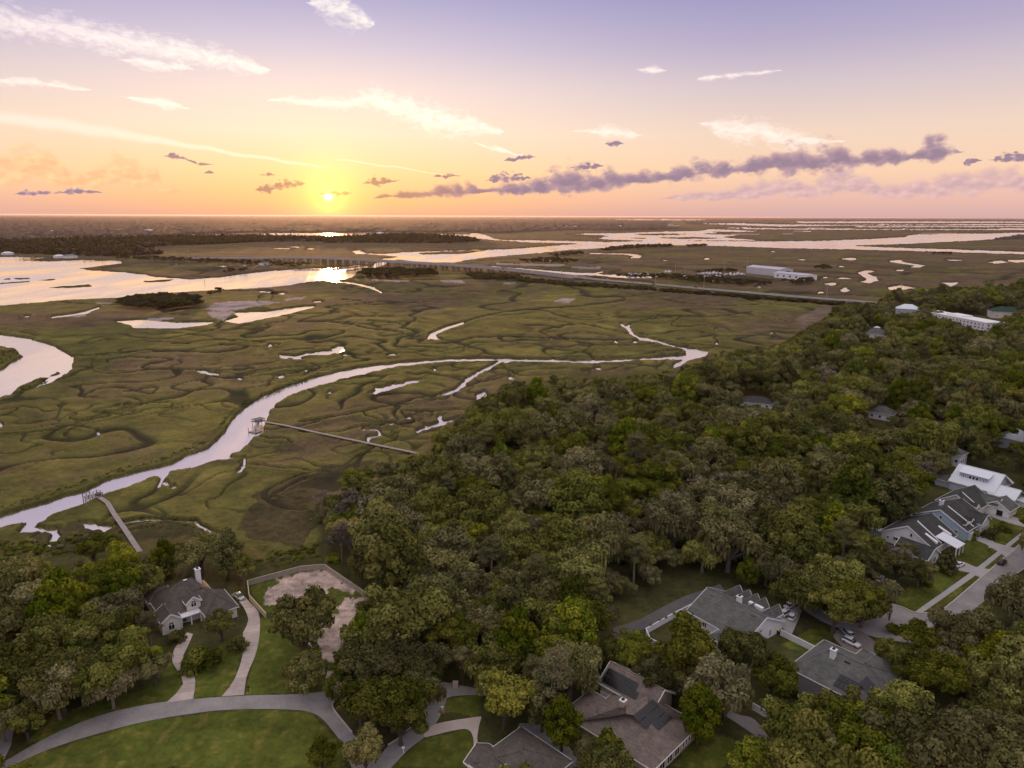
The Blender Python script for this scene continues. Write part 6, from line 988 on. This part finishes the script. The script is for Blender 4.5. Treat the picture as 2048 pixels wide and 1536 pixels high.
for row, (x0, x1, y, n, z) in enumerate([(1322, 1345, 553.5, 4, .0), (1368, 1398, 557, 6, .9), (1398, 1445, 548.5, 7, .9), (1408, 1442, 556, 6, .9), (1330, 1342, 546, 2, .0), (1448, 1490, 550, 5, .9), (1422, 1434, 562, 3, .9), (1255, 1300, 551.5, 4, 0.0)]):
    for k in range(n):
        x = x0 + (x1 - x0) * (k + .5) / n; e = empty('motor_boat', (*G(x, y + rng.uniform(-.5, .5), z), z), rng.uniform(.6, 1.4)); s = rng.uniform(1.2, 1.9); e.scale = (s, s, s)
        rows = ('in the left marina basin', 'stored in the front yard row', 'in the long back yard row', 'in the second yard row', 'in the channel behind the basin', 'beside the tall shed', 'nearest the causeway', 'on the narrow channel by the highway')
        tag(e, 'small white boat %s, %s from the left' % (rows[row], ('first', 'second', 'third', 'fourth', 'fifth', 'sixth', 'seventh')[k]), 'boat', 'white boats of the marina')
        for nm, me in BM_: link(nm, me, e)

# ------------------------------------------------------------------ small street things
def mailbox(x, y, label, m1='black_plastic', m2='trim_white', brickb=False, z=2.0):
    e = tag(empty('mailbox', (*G(x, y, z), z)), label, 'mailbox')
    if brickb: MB().tube([(0, 0, -.2), (0, 0, .5)], [.75, .7], 12).build('brick_planter', MAT['brick'], e)
    MB().box(-.07, .07, -.07, .07, -.2, 1.3).build('post', MAT[m2], e); b = MB()
    b.add([(-.3, -.14, 1.2), (.3, -.14, 1.2), (.3, .14, 1.2), (-.3, .14, 1.2), (-.3, -.14, 1.42), (.3, -.14, 1.42), (.3, .14, 1.42), (-.3, .14, 1.42), (-.3, 0, 1.54), (.3, 0, 1.54)], [(0, 3, 2, 1), (0, 1, 5, 4), (2, 3, 7, 6), (4, 5, 9, 8), (6, 7, 8, 9), (1, 2, 6, 9, 5), (3, 0, 4, 8, 7)]).build('box', MAT[m1], e)
mailbox(497, 1384, 'black mailbox with white post at the foot of the long driveway', 'black_plastic', 'black_plastic'); mailbox(885, 1424, 'white mailbox on a round brick planter by the road bend', 'trim_white', 'trim_white', True); mailbox(807, 1506, 'white mailbox post at the bottom centre roadside', 'trim_white', 'trim_white'); mailbox(1978, 1102, 'mailbox by the pavement before the blue gabled house', 'trim_white', 'black_plastic')
e = tag(empty('fire_hydrant', (*G(879, 1432, 2), 2)), 'small yellow green fire hydrant below the brick planter', 'hydrant'); MB().tube([(0, 0, -.1), (0, 0, .1), (0, 0, .62), (0, 0, .8)], [.2, .15, .16, .05], 10).build('barrel', MAT['yellow_paint'], e); MB().tube([(-.26, 0, .48), (.26, 0, .48)], [.07, .07], 8).build('nozzle', MAT['yellow_paint'], e)
e = tag(empty('utility_box', (*G(911, 1374, 2), 2)), 'tan utility box at the wood edge above the road', 'box'); MB().box(-.6, .6, -.5, .5, -.1, 1.25).build('cabinet', MAT['tan_wall'], e); MB().box(-.66, .66, -.56, .56, 1.25, 1.34).build('lid', MAT['tan_wall'], e)
for i, (x, y, m_, lb) in enumerate([(1556, 1267, 'black_plastic', 'black wheeled bin by the white gable'), (1562, 1268, 'blue_plastic', 'blue wheeled bin beside the black one')]):
    e = tag(empty('wheeled_bin', (*G(x, y, 2), 2), .6), lb, 'bin', 'bins by the white gable'); MB().add([(-.3, -.35, .08), (.3, -.35, .08), (.3, .35, .08), (-.3, .35, .08), (-.38, -.42, 1.0), (.38, -.42, 1.0), (.38, .42, 1.0), (-.38, .42, 1.0)], [(0, 3, 2, 1), (4, 5, 6, 7), (0, 1, 5, 4), (1, 2, 6, 5), (2, 3, 7, 6), (3, 0, 4, 7)]).build('body', MAT[m_], e); MB().box(-.41, .41, -.45, .47, 1.0, 1.08).build('lid', MAT['yellow_paint' if i == 0 else m_], e)
    for s in (-.3, .3): MB().tube([(s - .04, .36, .12), (s + .04, .36, .12)], [.12, .12], 10).build('wheel', MAT['tyre'], e)

# ------------------------------------------------------------------ distant woods
FW = [[(-400, 433), (-400, 516), (0, 507), (60, 508), (160, 511), (240, 512), (330, 508), (250, 499), (330, 491), (430, 488), (500, 484), (590, 483), (690, 483), (655, 477), (600, 474), (500, 473), (390, 473.5), (300, 474), (420, 467), (520, 464.5), (700, 464), (930, 464), (1000, 466), (1100, 461), (1250, 458), (1330, 455), (1330, 434)],
      [(1250, 433), (2700, 439), (2700, 443.5), (2048, 443), (1600, 442), (1250, 441)], [(655, 477), (780, 471), (850, 471), (940, 478), (960, 483), (900, 487), (760, 486), (650, 486)], [(1370, 443), (1480, 444), (1575, 446.5), (1480, 448), (1370, 448)], [(1130, 455), (1330, 453), (1360, 458), (1250, 461), (1130, 461)], [(1980, 474), (2060, 470), (2300, 466), (2300, 476), (2060, 478), (2000, 480)]]
nf_ = int(np.searchsorted(deltas, 96)); fx, fy = gx[:nf_], gy[:nf_]; fpx, fpy = px[:nf_], py[:nf_]; fm = np.zeros(fx.shape, bool)
ex = fpx + 10 * fbm(fx / 300, fy / 300, 301, 3); ey = fpy + 1.6 * fbm(fx / 200, fy / 200, 305, 3)
for poly in FW: fm |= inside(ex, ey, poly)
fm &= ~((fbm(fx / 420, fy / 420, 311, 3) > .34) & (fpy > 445) & (fpx < 1100))
fm &= ~wat[:nf_]
hh_ = np.where(fm, 9 + 6.0 * fbm(fx / 45, fy / 45, 321, 3) + 3.5 * fbm(fx / 160, fy / 160, 325, 2), .2); Q = quads(*fx.shape)[:, ::-1]; keepq = fm.ravel()[Q].any(1); used = np.unique(Q[keepq]); remap = np.full(fx.size, -1); remap[used] = np.arange(len(used))
vv = np.stack([fx, fy, hh_], -1).reshape(-1, 3)[used]; fcol = (c3(0.066, 0.052, 0.040) * (1 + .55 * fbm(fx / 30, fy / 30, 331, 3) + .3 * fbm(fx / 600, fy / 250, 335, 3))[..., None]).reshape(-1, 3)[used]
me = npmesh('far_forest', vv, remap[Q[keepq]], [ground_mat('far_canopy')], False); cattr(me, 'cover', np.clip(fcol, .01, 1)); tag(link('far_forest', me), 'dark flat expanse of distant woods below the horizon', kind='stuff')
FC = bpy.data.collections.new('far_tree_kinds')
for k in range(4):
    L = dome(6.5, 12, 2.5, 12, 1.8, 3.0) if k < 3 else [((0, 0, 13 + i * 1.2), (2.4 - i * .3, 2.4 - i * .3, 1.1)) for i in range(5)]; v, f, va = lobe_cloud(L, .55, 1.4, 2.6); me = npmesh('far_tree%d' % k, v, f, [MAT['leaf_far']]); cattr(me, 'leaf', np.repeat(va[:, None] * .8, 3, 1)); FC.objects.link(bpy.data.objects.new('%02d_far_tree' % k, me))
def wood(name, polys, spacing, label, coll, picks, smin, smax, z=.8, jit=.5, hgt0=0):
    pts = []
    for poly in polys:
        w = np.array([G(x, y, z) for x, y in poly]); xs = np.arange(w[:, 0].min(), w[:, 0].max() + 1, spacing); ys = np.arange(w[:, 1].min(), w[:, 1].max() + 1, spacing); A, B = np.meshgrid(xs, ys); A = (A + rng.uniform(-jit, jit, A.shape) * spacing).ravel(); B = (B + rng.uniform(-jit, jit, B.shape) * spacing).ravel()
        qx_, qy_, _ = P(A, B, z); m_ = inside(qx_ + 6 * fbm(A / 30, B / 30, 401, 2), qy_ + 1.2 * fbm(A / 30, B / 30, 405, 2), poly); pts.append(np.stack([A[m_], B[m_], np.full(m_.sum(), z - .2)], 1))
    pts = np.concatenate(pts); n = len(pts); return scatter(name, pts, rng.choice(picks, n), rng.uniform(smin, smax, n), rng.uniform(0, 6.28, n), label, coll), n
n_f = 0
for nm, polys, spc, lb, coll, pk, a, b_, z in [
  ('distant_trees', [[(-200, 488), (-200, 514), (0, 508), (60, 509), (160, 512), (240, 513), (330, 509), (250, 500), (330, 492), (430, 489), (500, 485), (590, 483), (700, 484), (655, 477), (500, 474), (300, 476), (100, 482)], [(655, 477), (780, 471), (850, 471), (940, 478), (960, 483), (900, 487), (760, 486), (650, 486)]], 17, 'dark tree belts beyond the wide river', FC, [0, 1, 2, 3], .7, 1.25, .8),
  ('hammock_trees', [[(240, 612), (262, 604), (300, 600), (350, 600), (395, 602), (408, 612), (360, 620), (300, 622), (262, 620)]], 8, 'dense dark tree hammock rising from the left marsh', HC, [0, 1, 2], .6, .95, .8),
  ('shore_thicket', [[(716, 552), (740, 546), (800, 545), (860, 548), (872, 554), (800, 557), (730, 556)]], 9, 'rounded brown thicket at the bridge point', HC, [0, 1, 2], .7, 1.05, .8),
  ('causeway_scrub', [[(1030, 556), (1130, 566), (1250, 574), (1400, 586), (1600, 602), (1720, 611), (1720, 615), (1600, 606), (1400, 590), (1250, 578), (1120, 571), (1030, 562)], [(930, 548), (1040, 552), (1050, 559), (950, 558)]], 7, 'low dark scrub lining the marsh side of the causeway', HC, [3], 1.0, 2.2, .8),
  ('marina_trees', [[(1225, 556), (1330, 560), (1390, 568), (1480, 572), (1500, 568), (1440, 560), (1380, 556), (1300, 552)], [(1470, 566), (1545, 566), (1545, 574), (1480, 572)], [(1570, 566), (1620, 560), (1632, 566), (1600, 572)], [(1390, 546), (1460, 542), (1480, 546), (1400, 549)]], 11, 'dark tree clumps around the marina yard', HC, [0, 1, 2], .4, .75, .8),
  ('island_trees', [[(1195, 501), (1260, 493), (1345, 491), (1345, 495), (1280, 498), (1210, 504)], [(1095, 512), (1165, 506), (1165, 511), (1110, 515)], [(1373, 493), (1412, 491), (1412, 494), (1375, 496)], [(1040, 524), (1100, 519), (1160, 526), (1150, 529), (1060, 528)], [(1630, 537), (1665, 536), (1660, 540), (1632, 541)], [(440, 545), (495, 541), (497, 544), (450, 548)], [(420, 590), (445, 587), (443, 592), (420, 593)], [(525, 594), (550, 592), (550, 596)], [(1860, 510), (1900, 508), (1900, 511)]], 14, 'small scattered tree islands in the far marsh', HC, [0, 1, 2, 3], .5, .85, .8),
  ('roadside_trees', [[(230, 515), (420, 520), (560, 527), (620, 532), (600, 536), (480, 530), (300, 522), (230, 519)]], 13, 'dark scrubby trees along the left bridge approach', HC, [0, 1, 2, 3], .4, .7, .8),
  ('marsh_scrub', [[(-60, 1085), (40, 1080), (110, 1085), (150, 1100), (110, 1135), (-60, 1170)], [(640, 1000), (690, 985), (660, 1060), (620, 1040)], [(500, 1150), (650, 1122), (640, 1090), (560, 1100), (500, 1125)], [(1560, 690), (1640, 640), (1700, 615), (1680, 650), (1620, 700)], [(130, 1070), (200, 1066), (260, 1085), (240, 1100), (150, 1095)]], 2.6, 'rough brown scrub between the marsh and the wood', SC, [15, 16], .22, .7, 1.1),
  ('bank_reeds', [[(0, 1025), (120, 986), (240, 945), (340, 922), (372, 906), (415, 890), (410, 882), (370, 897), (330, 915), (230, 940), (110, 980), (0, 1015)], [(430, 870), (465, 830), (500, 805), (560, 778), (640, 748), (640, 744), (560, 770), (495, 798), (455, 830), (425, 865)], [(40, 786), (75, 768), (98, 756), (80, 758), (38, 776)], [(-20, 700), (30, 700), (40, 714), (18, 724), (-20, 735)], [(225, 1040), (300, 1030), (395, 1036), (395, 1040), (300, 1035), (230, 1046)], [(250, 1058), (300, 1046), (380, 1050), (390, 1056), (300, 1058), (258, 1068)]], 1.7, 'dark bushy reed fringe along the creek banks', SC, [15], .12, .36, .9),
]: n_f += wood(nm, polys, spc, lb, coll, np.array(pk), a, b_, z)[1]
print('FAR', n_f)

# ------------------------------------------------------------------ air
v = bpy.data.materials.new('haze'); v.use_nodes = True; T = NT(v.node_tree); T.t.nodes.clear(); o = T.n('ShaderNodeOutputMaterial'); pv = T.n('ShaderNodeVolumePrincipled'); T.l(pv.outputs[0], o.inputs['Volume'])
pv.inputs['Color'].default_value = (0.88, 0.76, 0.84, 1); pv.inputs['Density'].default_value = 0.0000075; pv.inputs['Anisotropy'].default_value = 0.5
MAT['haze'] = v; hz_ = MB().box(-420000, 420000, -3000, 420000, -3.0, 113.0).build('haze', v); tag(hz_, 'thin warm evening haze over the marsh', kind='stuff')
